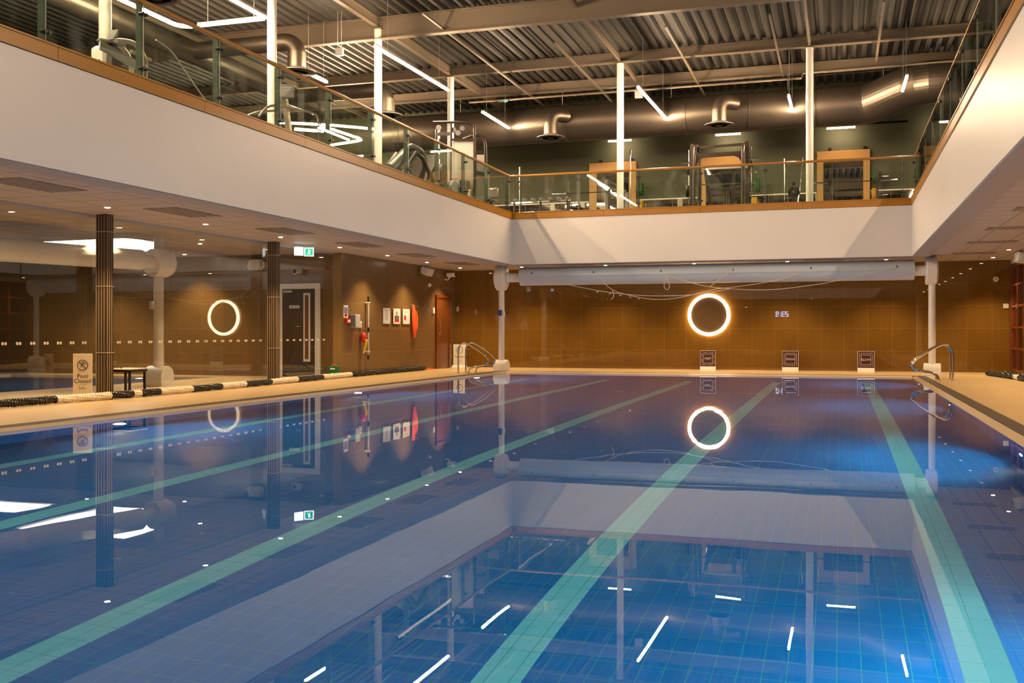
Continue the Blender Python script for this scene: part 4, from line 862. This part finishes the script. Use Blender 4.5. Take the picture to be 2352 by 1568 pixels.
# lane speed signs
def lane_sign(X, word, arrows, label):
    t = thing('lane_sign', label, 'sign', (X, 28.72, 0), 'lane speed signs')
    z0, z1 = 0.115, 0.545; Yp = 28.72; hw = 0.205
    MB().box(X - hw, X + hw, Yp - 0.008, Yp + 0.008, z0, z1).build('board', 'maroon', t)
    f = MB(); f.box(X-hw-.008, X-hw, Yp-0.01, Yp+0.01, z0, z1+.008); f.box(X+hw, X+hw+.008, Yp-0.01, Yp+0.01, z0, z1+.008); f.box(X-hw, X+hw, Yp-0.01, Yp+0.01, z1, z1+.008); f.build('edge_trim', 'white', t)
    MB().prism([(Yp - 0.05, 0), (Yp + 0.12, 0), (Yp + 0.02, z0), (Yp - 0.02, z0)], X - hw - 0.008, X + hw + 0.008, 'X').build('foot', 'white', t)
    zc = (z0 + z1) / 2; fm = face_mtx((X, Yp - 0.009, zc)); f = MB()
    def ln(a, b, w_=0.006):
        a = fm @ Vector((*a, 0)); b = fm @ Vector((*b, 0)); f.bar(a, b, 0.002, w_)
    def ln(a, b, w_=0.007):
        x0, x1 = sorted((a[0], b[0])); y0, y1 = sorted((a[1], b[1]))
        f.box(X + x0 - w_/2, X + x1 + w_/2, Yp - 0.010, Yp - 0.008, zc + y0 - w_/2, zc + y1 + w_/2)
    q = 0.125
    for a, b in (((-q, -q), (q, -q)), ((q, -q), (q, q)), ((q, q), (-q, q)), ((-q, q), (-q, -q))): ln(a, b)
    f.build('square_outline', 'white', t); f = MB(); k = 0.165
    def head(x, y, dx, dy):
        s_ = 0.014; pts = [(x + dx * s_ * 1.6, y + dy * s_ * 1.6), (x - dy * s_, y + dx * s_), (x + dy * s_, y - dx * s_)]
        f.add([(X + a, Yp - 0.0105, zc + b) for a, b in pts], [(0, 1, 2)])
    if arrows == 'short':
        for s0, s1 in ((-0.13, -0.03), (0.03, 0.13)):
            ln((s0, k), (s1, k)); head(s1, k, 1, 0); ln((k, -s0), (k, -s1)); head(k, -s1, 0, -1); ln((-s0, -k), (-s1, -k)); head(-s1, -k, -1, 0); ln((-k, s0), (-k, s1)); head(-k, s1, 0, 1)
    elif arrows == 'ccw':
        ln((k, k), (-0.1, k)); head(-0.1, k, -1, 0); ln((-k, k), (-k, -0.11)); head(-k, -0.11, 0, -1); ln((-k, -k), (0.11, -k)); head(0.11, -k, 1, 0); ln((k, -k), (k, 0.11)); head(k, 0.11, 0, 1)
    else:
        ln((-k, k), (0.14, k)); head(0.14, k, 1, 0); ln((-k, k), (-k, -0.14)); ln((k, -k), (-0.14, -k)); head(-0.14, -k, -1, 0); ln((k, -k), (k, 0.14))
    f.build('arrow_marks', 'white', t)
    text_mb(word, 0.085 if len(word) < 6 else 0.07, fm @ Matrix.Translation((0, 0, 0.003))).build('lettering', 'white', t)
lane_sign(-3.50, 'FAST', 'short', 'square maroon lane sign reading FAST under the round mirror')
lane_sign(-1.29, 'MEDIUM', 'ccw', 'square maroon lane sign reading MEDIUM at the far wall')
lane_sign(0.65, 'SLOW', 'long', 'square maroon lane sign reading SLOW near the right column')

# ------------------------------------------------------------------ pool ladders
LP = [(0, 0), (0, .55), (.015, .66), (.06, .74), (.14, .785), (.22, .775), (.30, .735), (.49, .62), (.68, .48), (.76, .39), (.775, .32), (.73, .235), (.62, .195), (.45, .18), (.36, .15), (.29, .09), (.27, 0)]
def ladder(X, Y, sgn, gap, label):
    t = thing('pool_ladder_rails', label, 'pool handrail', (X, Y, 0), 'chrome pool entry rails')
    for k in range(2):
        yy = Y + gap * k
        r_ = MB().tube(smooth([(X + sgn * a * 1.05, yy, b) for a, b in LP]), 0.021, 12).build('handrail', 'chrome', t)
        f = MB()
        for a in (0.0, 0.27): f.lathe([(0.045, 0.0), (0.045, 0.008), (0.025, 0.014)], (X + sgn * a * 1.05, yy, 0), 'Z', 18)
        f.build('floor_flange', 'chrome', r_)
ladder(-9.38, 24.7, 1, 0.55, 'pair of chrome entry rails at the far left corner of the pool')
ladder(2.34, 24.2, -1, 0.55, 'pair of chrome entry rails at the far right corner of the pool')

# ------------------------------------------------------------------ lane ropes
def float_disc(mb, c, d, r, th_, ph):
    c = Vector(c); d = Vector(d).normalized(); up = Vector((0, 0, 1)) if abs(d.z) < 0.9 else Vector((1, 0, 0)); a = d.cross(up).normalized(); b = a.cross(d)
    n = 16; vs = []
    for h, k in ((-0.5, 0.80), (-0.22, 1.0), (0.22, 1.0), (0.5, 0.80)):
        for i in range(n):
            t_ = 2 * PI * i / n + ph; rr = r * k * (1.0 if i % 2 == 0 else 0.80); vs.append(c + d * h * th_ + (a * math.cos(t_) + b * math.sin(t_)) * rr)
    fs = []
    for j in range(3): fs += [(j*n+i, j*n+(i+1) % n, (j+1)*n+(i+1) % n, (j+1)*n+i) for i in range(n)]
    fs += [tuple(reversed(range(n))), tuple(range(3*n, 4*n))]
    mb.add(vs, fs)
def rope_line(path, secs, label, r=0.062, grp=None, name='lane_rope', end=None):
    """path: points; secs: [(length, material)]"""
    P_ = smooth(path, 10); L_ = [0]
    for a, b in zip(P_[:-1], P_[1:]): L_.append(L_[-1] + (b - a).length)
    def at(s_):
        s_ = min(max(s_, 0), L_[-1] - 1e-4)
        for i in range(len(L_) - 1):
            if L_[i+1] >= s_: f_ = (s_ - L_[i]) / (L_[i+1] - L_[i]); return P_[i].lerp(P_[i+1], f_), (P_[i+1] - P_[i])
    t = thing(name, label, 'lane rope', tuple(P_[0]), grp); s_ = 0.0; i = 0
    for ln_, mt in secs:
        mb = MB(); e_ = min(s_ + ln_, L_[-1])
        while s_ < e_ - 0.01:
            p, d = at(s_); jit = random.uniform(-0.005, 0.005); d = d.normalized() + Vector((random.uniform(-.09, .09), random.uniform(-.09, .09), random.uniform(-.09, .09)))
            float_disc(mb, p + Vector((jit, 0, abs(jit) * 0.5)), d, r * random.uniform(0.95, 1.03), 0.040, i * 0.7); s_ += 0.046; i += 1
        if mb.v: mb.build('float_section', 'rope_b' if mt == 'b' else 'rope_w', t)
    f = MB().tube([p for p in P_], 0.008, 6).build('cable', 'grey', t)
    if end: MB().tube(end, 0.014, 8).build('end_hook', 'orangered', t)
    return t
path = [(-11.02, 8.2, 0.064), (-11.0, 11.2, 0.064), (-10.84, 13.3, 0.064), (-10.78, 15.0, 0.064), (-10.84, 18.0, 0.064), (-10.95, 21.0, 0.064), (-11.03, 24.0, 0.064), (-11.05, 26.45, 0.064)]
def yb(xs): return xs
bY = [ (12.2, 'b'), (13.22, 'w'), (13.72, 'b'), (13.9, 'w'), (14.35, 'b'), (15.2, 'w'), (16.1, 'b'), (16.9, 'w'), (17.85, 'b'), (18.95, 'w'), (20.15, 'b'), (21.6, 'w'), (26.5, 'b')]
secs = []; prev = 8.2
for y_, mt in bY: secs.append(((y_ - prev) * 1.003, mt)); prev = y_
rope_line(path, secs, 'long black and cream lane rope laid along the left deck', end=[(-11.05, 26.47, 0.05), (-11.0, 26.75, 0.03), (-10.96, 26.95, 0.02)])
rope_line([(3.42, 27.3, 0.062), (3.52, 26.7, 0.062), (3.62, 26.0, 0.062), (3.72, 25.0, 0.062), (3.80, 23.4, 0.062)], [(2.2, 'b'), (0.4, 'w'), (3, 'b')], 'black lane rope lying on the right deck, nearer the pool', grp='ropes on the right deck')
rope_line([(3.85, 27.4, 0.062), (3.92, 26.7, 0.062), (3.98, 25.6, 0.062), (4.05, 24.2, 0.062), (4.08, 22.0, 0.062)], [(9, 'b')], 'black lane rope lying on the right deck against the window wall', grp='ropes on the right deck')

# ------------------------------------------------------------------ gym equipment on the gallery (floor at z = 4.2)
ZG = 4.2
def framed_mirror(x0, x1, label, wf=0.26, wt=0.36):
    t = thing('framed_mirror', label, 'mirror', ((x0+x1)/2, 34.58, ZG), 'maple framed gym mirrors'); z1 = 6.90
    f = MB(); f.box(x0, x0 + wf, 34.50, 34.60, ZG, z1); f.box(x1 - wf, x1, 34.50, 34.60, ZG, z1); f.box(x0 + wf, x1 - wf, 34.50, 34.60, z1 - wt, z1); f.build('frame', 'maple', t, bevel=0.006)
    MB().box(x0 + wf, x1 - wf, 34.55, 34.57, ZG, z1 - wt).build('mirror_glass', 'mirror', t)
    for xx in (x0 + 0.35, x1 - 0.2):
        MB().box(xx, xx + 0.1, 34.52, 34.6, z1, z1 + 0.10).build('pulley_block', 'blackm', t)
framed_mirror(-8.27, -6.62, 'tall mirror in a maple frame, leftmost, behind a white column')
framed_mirror(-4.48, -2.86, 'tall mirror in a maple frame behind the weight rack', 0.2)
framed_mirror(-0.72, 0.90, 'tall mirror in a maple frame, rightmost, behind the barbell', 0.2)
for x0, x1, l in ((-6.6, -4.5, 'low wall mirror strip left of the weight rack'), (-2.84, -0.74, 'low wall mirror strip between the rack and the right mirror'), (0.92, 6.3, 'low wall mirror strip right of the right mirror'), (-13.0, -8.3, 'low wall mirror strip at the far left')):
    t = thing('wall_mirror_strip', l, 'mirror', ((x0+x1)/2, 34.58, ZG)); MB().box(x0, x1, 34.57, 34.6, ZG, 5.56).build('mirror_glass', 'mirror', t); MB().box(x0, x1, 34.55, 34.6, 5.56, 5.60).build('top_trim', 'white', t)
    f = MB(); xx = x0 + 0.6
    while xx < x1: f.box(xx, xx + 0.012, 34.564, 34.571, ZG, 5.56); xx += 0.6
    f.build('joint', 'grey', t)
def plate(mb_parent, c, r, th_, m_, axis='X'):
    mb = MB(); c = Vector(c); mb.lathe([(r * 0.96, -th_/2), (r, -th_/2 + 0.01), (r, th_/2 - 0.01), (r * 0.96, th_/2), (r * 0.35, th_/2 - 0.006), (0.03, th_/2), (0.03, -th_/2)], c, axis, 32)
    return mb.build('weight_plate', m_, mb_parent)
# smith machine
t = thing('smith_machine', 'dark brown weight rack frame with curved top bars before the middle mirror', 'weight machine', (-3.3, 29.7, ZG))
for s_, X in ((-1, -3.98), (1, -2.62)):
    p = [(X, 30.5, ZG), (X, 30.5, 6.2), (X, 30.35, 6.40), (X, 30.1, 6.48), (X, 29.8, 6.42), (X, 29.62, 6.25), (X, 29.5, 5.9), (X + 0.0, 29.35, ZG)]
    MB().tube(smooth(p, 4), 0.048, 10).build('side_frame', 'gym', t)
    MB().box(X + s_*0.10 - 0.05, X + s_*0.10 + 0.05, 29.75, 29.87, ZG, 6.5).build('upright', 'gym', t)
    MB().cyl((X + s_*0.2, 29.85, ZG + 0.05), (X + s_*0.2, 29.85, 6.35), 0.016, 10).build('guide_rod', 'chrome', t)
    for z in (5.05, 5.62, 5.98): MB().cyl((X + s_*0.12, 29.85, z), (X + s_*0.42, 29.85, z), 0.025, 12).build('storage_peg', 'chrome', t)
MB().bar((-3.95, 30.0, 6.43), (-2.65, 30.0, 6.46), 0.06, 0.07).build('crossbar', 'gym', t); MB().bar((-3.95, 29.6, 6.12), (-2.65, 29.6, 6.14), 0.08, 0.11).build('crossbar', 'gym', t)
MB().bar((-3.7, 30.4, 5.25), (-2.9, 30.4, 5.25), 0.06, 0.08).build('crossbar', 'gym', t)
f = MB()
for sx, X in ((1, -3.93), (-1, -2.67)): f.prism([(X, 6.08), (X + sx*0.22, 6.08), (X + sx*0.08, 6.02), (X, 5.88)], 29.57, 29.63, 'Y')
f.build('gusset', 'gym', t)
for x0, x1 in ((-3.72, -3.50), (-2.9, -2.98)): MB().bar((x0, 29.9, 5.75), (x1, 30.0, ZG), 0.09, 0.09).build('inner_leg', 'gym', t)
MB().cyl((-4.05, 29.45, 5.27), (-2.15, 29.45, 5.27), 0.014, 10).build('bar', 'chrome', t)
f = MB()
for i in range(6): f.cyl((-3.45 + i*0.16, 29.5, 5.74), (-3.40 + i*0.16, 29.5, 5.74), 0.05, 12)
MB().box(-3.6, -2.5, 29.5, 29.56, 5.70, 5.76).build('bumper_bar', 'ltgrey', t)
for X, z, r, mt, l in ((-4.22, 5.15, 0.18, 'blackm', 'left lower'), (-4.2, 5.75, 0.13, 'blackm', 'left upper'), (-2.40, 5.86, 0.10, 'blackm', 'right upper')):
    pp = thing('weight_disc', 'black weight plate on the dark rack, ' + l + ' peg', 'weight plate', (X, 29.85, z), 'plates on the rack'); plate(pp, (X, 29.85, z), r, 0.06, mt).name = 'disc'
for X, Y, z, r, mt, l in ((-6.48, 34.3, 5.90, 0.225, 'gplate', 'green bumper plate at the right edge of the leftmost framed mirror'), (-6.48, 34.3, 5.30, 0.225, 'yplate', 'yellow bumper plate at the right edge of the leftmost framed mirror'),
        (-2.62, 34.2, 5.86, 0.225, 'gplate', 'green bumper plate right of the middle framed mirror'), (-2.70, 34.2, 5.25, 0.225, 'yplate', 'yellow bumper plate right of the middle framed mirror'),
        (1.02, 34.3, 5.98, 0.225, 'gplate', 'green bumper plate right of the rightmost framed mirror'), (1.0, 34.3, 5.40, 0.225, 'yplate', 'yellow bumper plate right of the rightmost framed mirror'), (1.0, 34.3, 4.85, 0.225, 'red', 'red bumper plate right of the rightmost framed mirror')):
    pp = thing('bumper_plate', l, 'weight plate', (X, Y, z), 'coloured bumper plates'); 
    for k in range(2): plate(pp, (X + 0.085 * k, Y, z), r, 0.08, mt)
    MB().cyl((X - 0.1, Y, z), (X + 0.42, Y, z), 0.02, 10).build('peg', 'chrome', pp); MB().box(X - 0.1, X - 0.06, Y - 0.03, 34.56, z - 0.03, z + 0.03).build('wall_bracket', 'blackm', pp)
def barbell_rack(xa, xb, y, z, b0, b1, lab):
    t = thing('squat_rack', lab + ' squat stand with two dark uprights', 'rack', ((xa+xb)/2, y, ZG), 'squat stands')
    for X in (xa, xb):
        MB().box(X - 0.035, X + 0.035, y - 0.035, y + 0.035, ZG, 5.62).build('upright', 'gym', t); MB().box(X - 0.05, X + 0.05, y - 0.10, y - 0.03, z - 0.06, z - 0.02).build('bar_hook', 'gym', t)
        MB().box(X - 0.04, X + 0.04, y - 0.5, y + 0.5, ZG, ZG + 0.06).build('foot', 'gym', t)
    MB().box(xa, xb, y - 0.03, y + 0.03, ZG + 0.1, ZG + 0.18).build('crossbar', 'gym', t)
    b = thing('barbell', 'long steel barbell resting on the ' + lab + ' squat stand', 'barbell', ((b0+b1)/2, y - 0.07, z), 'barbells on stands')
    MB().cyl((b0 + 0.42, y - 0.07, z), (b1 - 0.42, y - 0.07, z), 0.014, 12).build('bar', 'blackm', b)
    for p, q in ((b0, b0 + 0.42), (b1 - 0.42, b1)): s2 = MB().cyl((p, y - 0.07, z), (q, y - 0.07, z), 0.025, 16); s2.build('sleeve', 'chrome', b)
    for p in (b0 + 0.42, b1 - 0.42): MB().cyl((p - 0.015, y - 0.07, z), (p + 0.015, y - 0.07, z), 0.038, 16).build('collar', 'chrome', b)
barbell_rack(-7.86, -6.62, 30.2, 5.28, -8.37, -6.08, 'left')
barbell_rack(-0.28, 0.98, 30.2, 5.27, -0.78, 1.50, 'right')
for X, Y, z1, l in ((-9.45, 30.2, 6.17, 'upright chrome bar standing near the corner beyond the cable machine'), (-6.6, 33.4, 7.1, 'thin upright chrome bar right of the column at the left mirror'), (-1.55, 31.0, 6.15, 'upright chrome bar left of the black plate stand')):
    t = thing('standing_barbell', l, 'barbell', (X, Y, ZG), 'barbells standing upright'); MB().cyl((X, Y, ZG), (X, Y, z1 - 0.4), 0.014, 10).build('bar', 'chrome', t); MB().cyl((X, Y, z1 - 0.4), (X, Y, z1), 0.025, 12).build('sleeve', 'chrome', t)
t = thing('leaning_bar', 'chrome bar leaning beside the right white column', 'bar', (-1.05, 30.6, ZG)); MB().tube([(-1.25, 30.6, ZG + 0.02), (-1.10, 30.6, 5.2), (-1.02, 30.6, 6.1)], 0.018, 8).build('bar', 'chrome', t)
t = thing('plate_stand', 'black plate holder with one round black weight near the right column', 'plate stand', (-1.25, 30.0, ZG))
MB().box(-1.29, -1.21, 30.0, 30.05, ZG, 5.32).build('upright', 'blackm', t); MB().lathe([(0.155, -0.03), (0.165, -0.02), (0.165, 0.02), (0.155, 0.03), (0.05, 0.03)], (-1.25, 29.95, 5.02), 'Y', 32).build('weight_plate', 'blackm', t); MB().lathe([(0.04, -0.035), (0.04, 0.0)], (-1.25, 29.95, 5.02), 'Y', 16).build('hub', 'chrome', t)

# cable machine at the left corner
t = thing('cable_machine', 'tall cable machine with brown tube frame and pale shrouds behind the left balustrade', 'cable machine', (-9.5, 25.0, ZG))
A = Vector((-9.95, 24.5, 0)); ux = Vector((0.95, 0.30, 0)).normalized(); uy = Vector((-0.30, 0.95, 0)).normalized()
def CP(u, v, z): p = A + ux * u + uy * v; return (p.x, p.y, z)
MB().tube(smooth([CP(-0.05, 0, 6.47), CP(0.5, 0, 6.47), CP(0.84, 0, 6.45), CP(0.98, 0, 6.36), CP(1.02, 0, 6.2), CP(1.02, 0, ZG)], 5), 0.033, 10).build('top_frame', 'gym', t)
MB().tube([CP(0.42, 0, 6.46), CP(0.42, 0, ZG)], 0.030, 10).build('upright', 'gym', t)
MB().tube(smooth([CP(0.7, 0.5, 6.12), CP(1.0, 0.5, 6.22), CP(1.18, 0.5, 6.20), CP(1.27, 0.5, 6.05), CP(1.30, 0.5, 5.6), CP(1.30, 0.5, ZG)], 5), 0.040, 10).build('rear_frame', 'gym', t)
MB().tube([CP(0.10, 0.1, 6.3), CP(0.10, 0.1, ZG)], 0.028, 10).build('guide_post', 'chrome', t)
MB().tube([CP(0.03, 0.1, 6.3), CP(0.03, 0.1, ZG)], 0.022, 10).build('upright', 'gym', t)
MB().bar(CP(0.42, 0, 6.02), CP(1.02, 0, 6.02), 0.05, 0.06).build('crossbar', 'gym', t); MB().bar(CP(0.03, 0.1, 6.18), CP(0.42, 0.05, 6.18), 0.05, 0.08).build('crossbar', 'gym', t); MB().bar(CP(1.03, 0.5, 5.80), CP(1.30, 0.5, 5.80), 0.04, 0.05).build('crossbar', 'gym', t); MB().bar(CP(1.02, 0.45, 5.25), CP(1.30, 0.45, 5.18), 0.05, 0.10).build('crossbar', 'gym', t)
f = MB().prism([(0, 0), (1, 0), (1, 1), (0, 1)], 0, 1)
for u0, u1, v, z1, in ((0.46, 0.99, 0.03, 5.98), (1.06, 1.27, 0.5, 5.72)):
    p0 = Vector(CP(u0, v, ZG + 0.05)); p1 = Vector(CP(u1, v, ZG + 0.05)); q = MB(); nrm = uy * 0.012
    q.add([p0, p1, p1 + nrm, p0 + nrm] + [v_ + Vector((0, 0, z1 - ZG - 0.05)) for v_ in (p0, p1, p1 + nrm, p0 + nrm)], [(0,3,2,1),(4,5,6,7),(0,1,5,4),(1,2,6,5),(2,3,7,6),(3,0,4,7)]); q.build('weight_shroud', 'shroud', t)
for u, v, z in ((0.10, 0.0, 6.33), (0.48, 0.05, 6.28), (0.60, -0.02, 6.19), (0.70, 0.08, 6.33)): MB().cyl(CP(u, v - 0.02, z), CP(u, v + 0.02, z), 0.068, 20).build('pulley', 'grey', t)
f = MB(); f.box(-9.3, -9.1, 24.6, 24.9, ZG, 4.95); f.build('weight_stack', 'blackm', t)
MB().tube([CP(0.06, -0.05, 5.22), CP(0.16, -0.05, 5.38)], 0.018, 8).build('handle', 'gymlight', t)
t = thing('exercise_seat', 'pale padded seat beside the cable machine', 'seat', (-8.75, 25.9, ZG)); MB().box(-8.98, -8.66, 25.75, 25.88, 4.62, 4.90).build('backrest', 'gymlight', t, bevel=0.04); MB().box(-8.95, -8.68, 25.5, 25.75, 4.5, 4.58).build('seat', 'grey', t, bevel=0.03); MB().box(-8.84, -8.78, 25.6, 25.68, ZG, 4.5).build('post', 'gym', t)
t = thing('spray_bottle', 'small white spray bottle behind the left balustrade by the cable machine', 'bottle', (-8.72, 24.3, 4.31)); MB().lathe([(0.035, 0), (0.04, 0.02), (0.04, 0.12), (0.015, 0.17), (0.015, 0.19)], (-8.78, 23.9, ZG + 0.18), 'Z', 16).build('body', 'white', t); MB().box(-8.80, -8.73, 23.88, 23.92, ZG + 0.37, ZG + 0.41).build('nozzle', 'white', t); MB().box(-8.9, -8.68, 23.75, 24.05, ZG, ZG + 0.18).build('shelf', 'black', t)
# weight bench and dumbbell rack in the corner
t = thing('dumbbell_rack', 'low chrome rack near the far left corner of the gallery', 'rack', (-8.0, 28.6, ZG))
for z in (4.55, 4.85): MB().bar((-9.2, 28.6, z), (-7.4, 28.6, z + 0.02), 0.05, 0.04).build('shelf_rail', 'chrome', t)
for X in (-9.1, -8.3, -7.5): MB().box(X - 0.02, X + 0.02, 28.55, 28.65, ZG, 5.0).build('upright', 'gym', t)
for i in range(7):
    X = -9.05 + i * 0.26; z = 4.93
    d = thing('dumbbell', 'chrome dumbbell on the low rack, ' + ['first', 'second', 'third', 'fourth', 'fifth', 'sixth', 'seventh'][i] + ' from the left', 'dumbbell', (X, 28.6, z), 'dumbbells on the low rack'); MB().cyl((X, 28.52, z), (X, 28.68, z), 0.014, 8).build('grip', 'chrome', d)
    for s_ in (-1, 1): MB().cyl((X, 28.6 + s_*0.07, z), (X, 28.6 + s_*0.13, z), 0.045, 12).build('head', 'grey', d)
t = thing('weight_bench', 'dark padded bench in front of the left squat stand', 'bench', (-7.2, 28.9, ZG)); MB().box(-7.4, -7.1, 28.4, 29.5, 4.60, 4.68).build('pad', 'black', t, bevel=0.02); MB().box(-7.28, -7.22, 28.5, 29.4, 4.54, 4.60).build('frame', 'gym', t)
for y in (28.5, 29.35): MB().box(-7.4, -7.1, y, y + 0.05, ZG, 4.56).build('leg', 'gym', t)

# leg press in the left gallery
t = thing('leg_press_machine', 'dark reclined leg press machine between two columns, left gallery', 'exercise machine', (-9.7, 22.2, ZG))
def LPt(y, z, x=0.0): return (-9.75 + x, y, z)
f = MB()
for s_ in (-0.25, 0.25): f.tube([LPt(21.2, 4.5, s_), LPt(22.2, 5.28, s_), LPt(22.6, 5.22, s_), LPt(23.5, 4.6, s_)], 0.05, 8)
f.build('side_rail', 'gym', t)
MB().tube([LPt(21.1, 4.62), LPt(22.1, 4.80), LPt(22.4, 4.75)], 0.11, 10).build('seat_pad', 'grey', t); MB().tube([LPt(21.25, 4.75), LPt(22.15, 5.25)], 0.14, 10).build('back_pad', 'grey', t)
MB().bar(LPt(22.7, 4.55), LPt(23.7, 5.45), 0.55, 0.08).build('sled', 'gym', t); MB().tube(smooth([LPt(22.0, 5.25), LPt(22.5, 5.5), LPt(23.2, 5.45), LPt(23.5, 5.0)], 4), 0.06, 8).build('guide_arm', 'grey', t)
for x in (-0.36, 0.36): MB().cyl(LPt(23.5, 5.0, x), LPt(23.5, 5.0, x * 1.25), 0.2, 24).build('weight_plate', 'blackm', t)
f = MB(); f.box(-10.1, -9.4, 21.1, 21.2, ZG, 4.55); f.box(-10.1, -9.4, 23.5, 23.6, ZG, 4.65); f.box(-9.8, -9.7, 21.1, 23.6, ZG, ZG + 0.08); f.build('base', 'gym', t)
t = thing('rowing_machine', 'low dark machine with round flywheel housing left of the cable machine', 'exercise machine', (-9.2, 23.9, ZG)); MB().lathe([(0.28, -0.07), (0.30, -0.04), (0.30, 0.04), (0.28, 0.07)], (-9.15, 23.75, 4.53), 'X', 32).build('flywheel_housing', 'grey', t); MB().bar((-9.15, 22.2, 4.45), (-9.15, 23.7, 4.45), 0.08, 0.08).build('rail', 'gymlight', t); MB().box(-9.3, -9.0, 22.5, 22.8, 4.5, 4.56).build('seat', 'black', t, bevel=0.02); MB().box(-9.35, -8.95, 23.6, 23.8, ZG, 4.26).build('foot', 'black', t); MB().box(-9.35, -8.95, 22.2, 22.3, ZG, 4.42).build('foot', 'black', t)
# cross trainers
t = thing('cross_trainer', 'cross trainer with slanted console and curved handles beside a column', 'exercise machine', (-9.9, 17.2, ZG))
MB().bar((-9.95, 17.35, ZG), (-9.95, 17.0, 5.5), 0.09, 0.09).build('mast', 'gymlight', t)
MB().box(-0.17, 0.17, -0.03, 0.03, -0.13, 0.15).xf(Matrix.Translation((-9.9, 16.95, 5.55)) @ Matrix.Rotation(R(25), 4, 'Z') @ Matrix.Rotation(R(-15), 4, 'X')).build('console', 'grey', t, bevel=0.015)
f = MB()
for i in range(5): f.box(-0.13, 0.13 - 0.03*i, -0.034, -0.031, 0.08 - i*0.04, 0.09 - i*0.04)
f.xf(Matrix.Translation((-9.9, 16.95, 5.55)) @ Matrix.Rotation(R(25), 4, 'Z') @ Matrix.Rotation(R(-15), 4, 'X')).build('display_marks', 'white', t)
MB().tube(smooth([(-9.75, 15.8, 4.85), (-9.78, 16.2, 5.12), (-9.8, 16.8, 5.24), (-9.82, 17.4, 5.30), (-9.7, 17.75, 5.28), (-9.6, 17.7, 5.1)], 5), 0.022, 8).build('handle', 'gymlight', t)
MB().tube(smooth([(-10.2, 15.9, 4.85), (-10.2, 16.5, 5.1), (-10.15, 17.3, 5.3)], 5), 0.022, 8).build('handle', 'gymlight', t)
MB().box(-10.2, -9.7, 16.6, 18.2, ZG, 4.5).build('drive_housing', 'grey', t, bevel=0.06)
t = thing('arc_trainer', 'exercise machine with white curved frame and yellow screen at the far left', 'exercise machine', (-9.9, 12.3, ZG))
def AP(u, z, w_=0.0): return (-10.0 + w_, 12.3 + u, z)
for w_ in (-0.12, 0.14): MB().tube(smooth([AP(-0.1, 5.22, w_), AP(0.25, 5.28, w_), AP(0.48, 5.18, w_), AP(0.56, 4.98, w_), AP(0.5, 4.72, w_)], 5), 0.035, 10).build('curved_arm', 'gymlight', t)
MB().tube(smooth([AP(-0.42, 4.86, 0.1), AP(-0.50, 4.80, 0.1), AP(-0.58, 4.62, 0.1), AP(-0.60, 4.4, 0.1)], 4), 0.03, 8).build('curved_arm', 'gymlight', t)
MB().bar(AP(-0.45, 5.06, 0.15), AP(0.42, 4.96, 0.15), 0.02, 0.13).build('side_panel', 'ltgrey', t)
MB().box(-0.20, 0.20, -0.06, 0.06, -0.02, 0.02).xf(Matrix.Translation(AP(-0.02, 5.22)) @ Matrix.Rotation(R(70), 4, 'Z')).build('tray', 'grey', t, bevel=0.01)
MB().bar(AP(-0.05, 5.25), AP(0.06, 5.42), 0.12, 0.03).build('console', 'grey', t); MB().bar(AP(0.0, 5.31, 0.03), AP(0.045, 5.385, 0.03), 0.07, 0.035).build('screen', 'screen_y', t)
MB().tube([AP(0.4, 5.21), AP(0.85, 5.19)], 0.028, 8).build('grip', 'gymlight', t)
MB().bar(AP(-0.1, 4.2), AP(0.0, 5.2), 0.10, 0.10).build('mast', 'gym', t); MB().box(-10.3, -9.75, 12.0, 13.4, ZG, 4.55).build('drive_housing', 'ltgrey', t, bevel=0.08)
single(MB().tube(smooth([(-9.3, 12.35, 5.22), (-9.3, 12.7, 5.15), (-9.3, 13.1, 4.9), (-9.3, 13.6, 4.6), (-9.3, 14.2, 4.42), (-9.3, 14.7, 4.22)], 5), 0.012, 8), 'hanging_cable', 'white', 'thin white cable curving down behind the left balustrade', 'cable')
single(MB().prism([(12.98, ZG), (13.29, ZG), (13.29, 5.30), (13.16, 5.46), (13.08, 5.47), (12.98, 5.40)], -10.95, -10.75, 'X'), 'angular_stand', 'white', 'white angular cabinet in front of the leftmost gallery column', 'stand', bevel=0.01)
t = thing('cable_column', 'slim chrome twin post machine seen through the left balustrade', 'exercise machine', (-10.4, 19.2, ZG))
for dy in (-0.035, 0.035): MB().cyl((-10.4, 19.2 + dy, 4.7), (-10.4, 19.2 + dy, 5.85), 0.014, 8).build('guide_rod', 'chrome', t)
MB().box(-10.45, -10.35, 19.1, 19.3, 5.33, 5.37).build('carriage', 'chrome', t); MB().box(-10.6, -10.2, 18.9, 19.5, ZG, 4.7).build('base', 'grey', t, bevel=0.04)
for o in list(COL.objects):
    if o.name.startswith('t') and o.type == 'FONT': bpy.data.objects.remove(o)
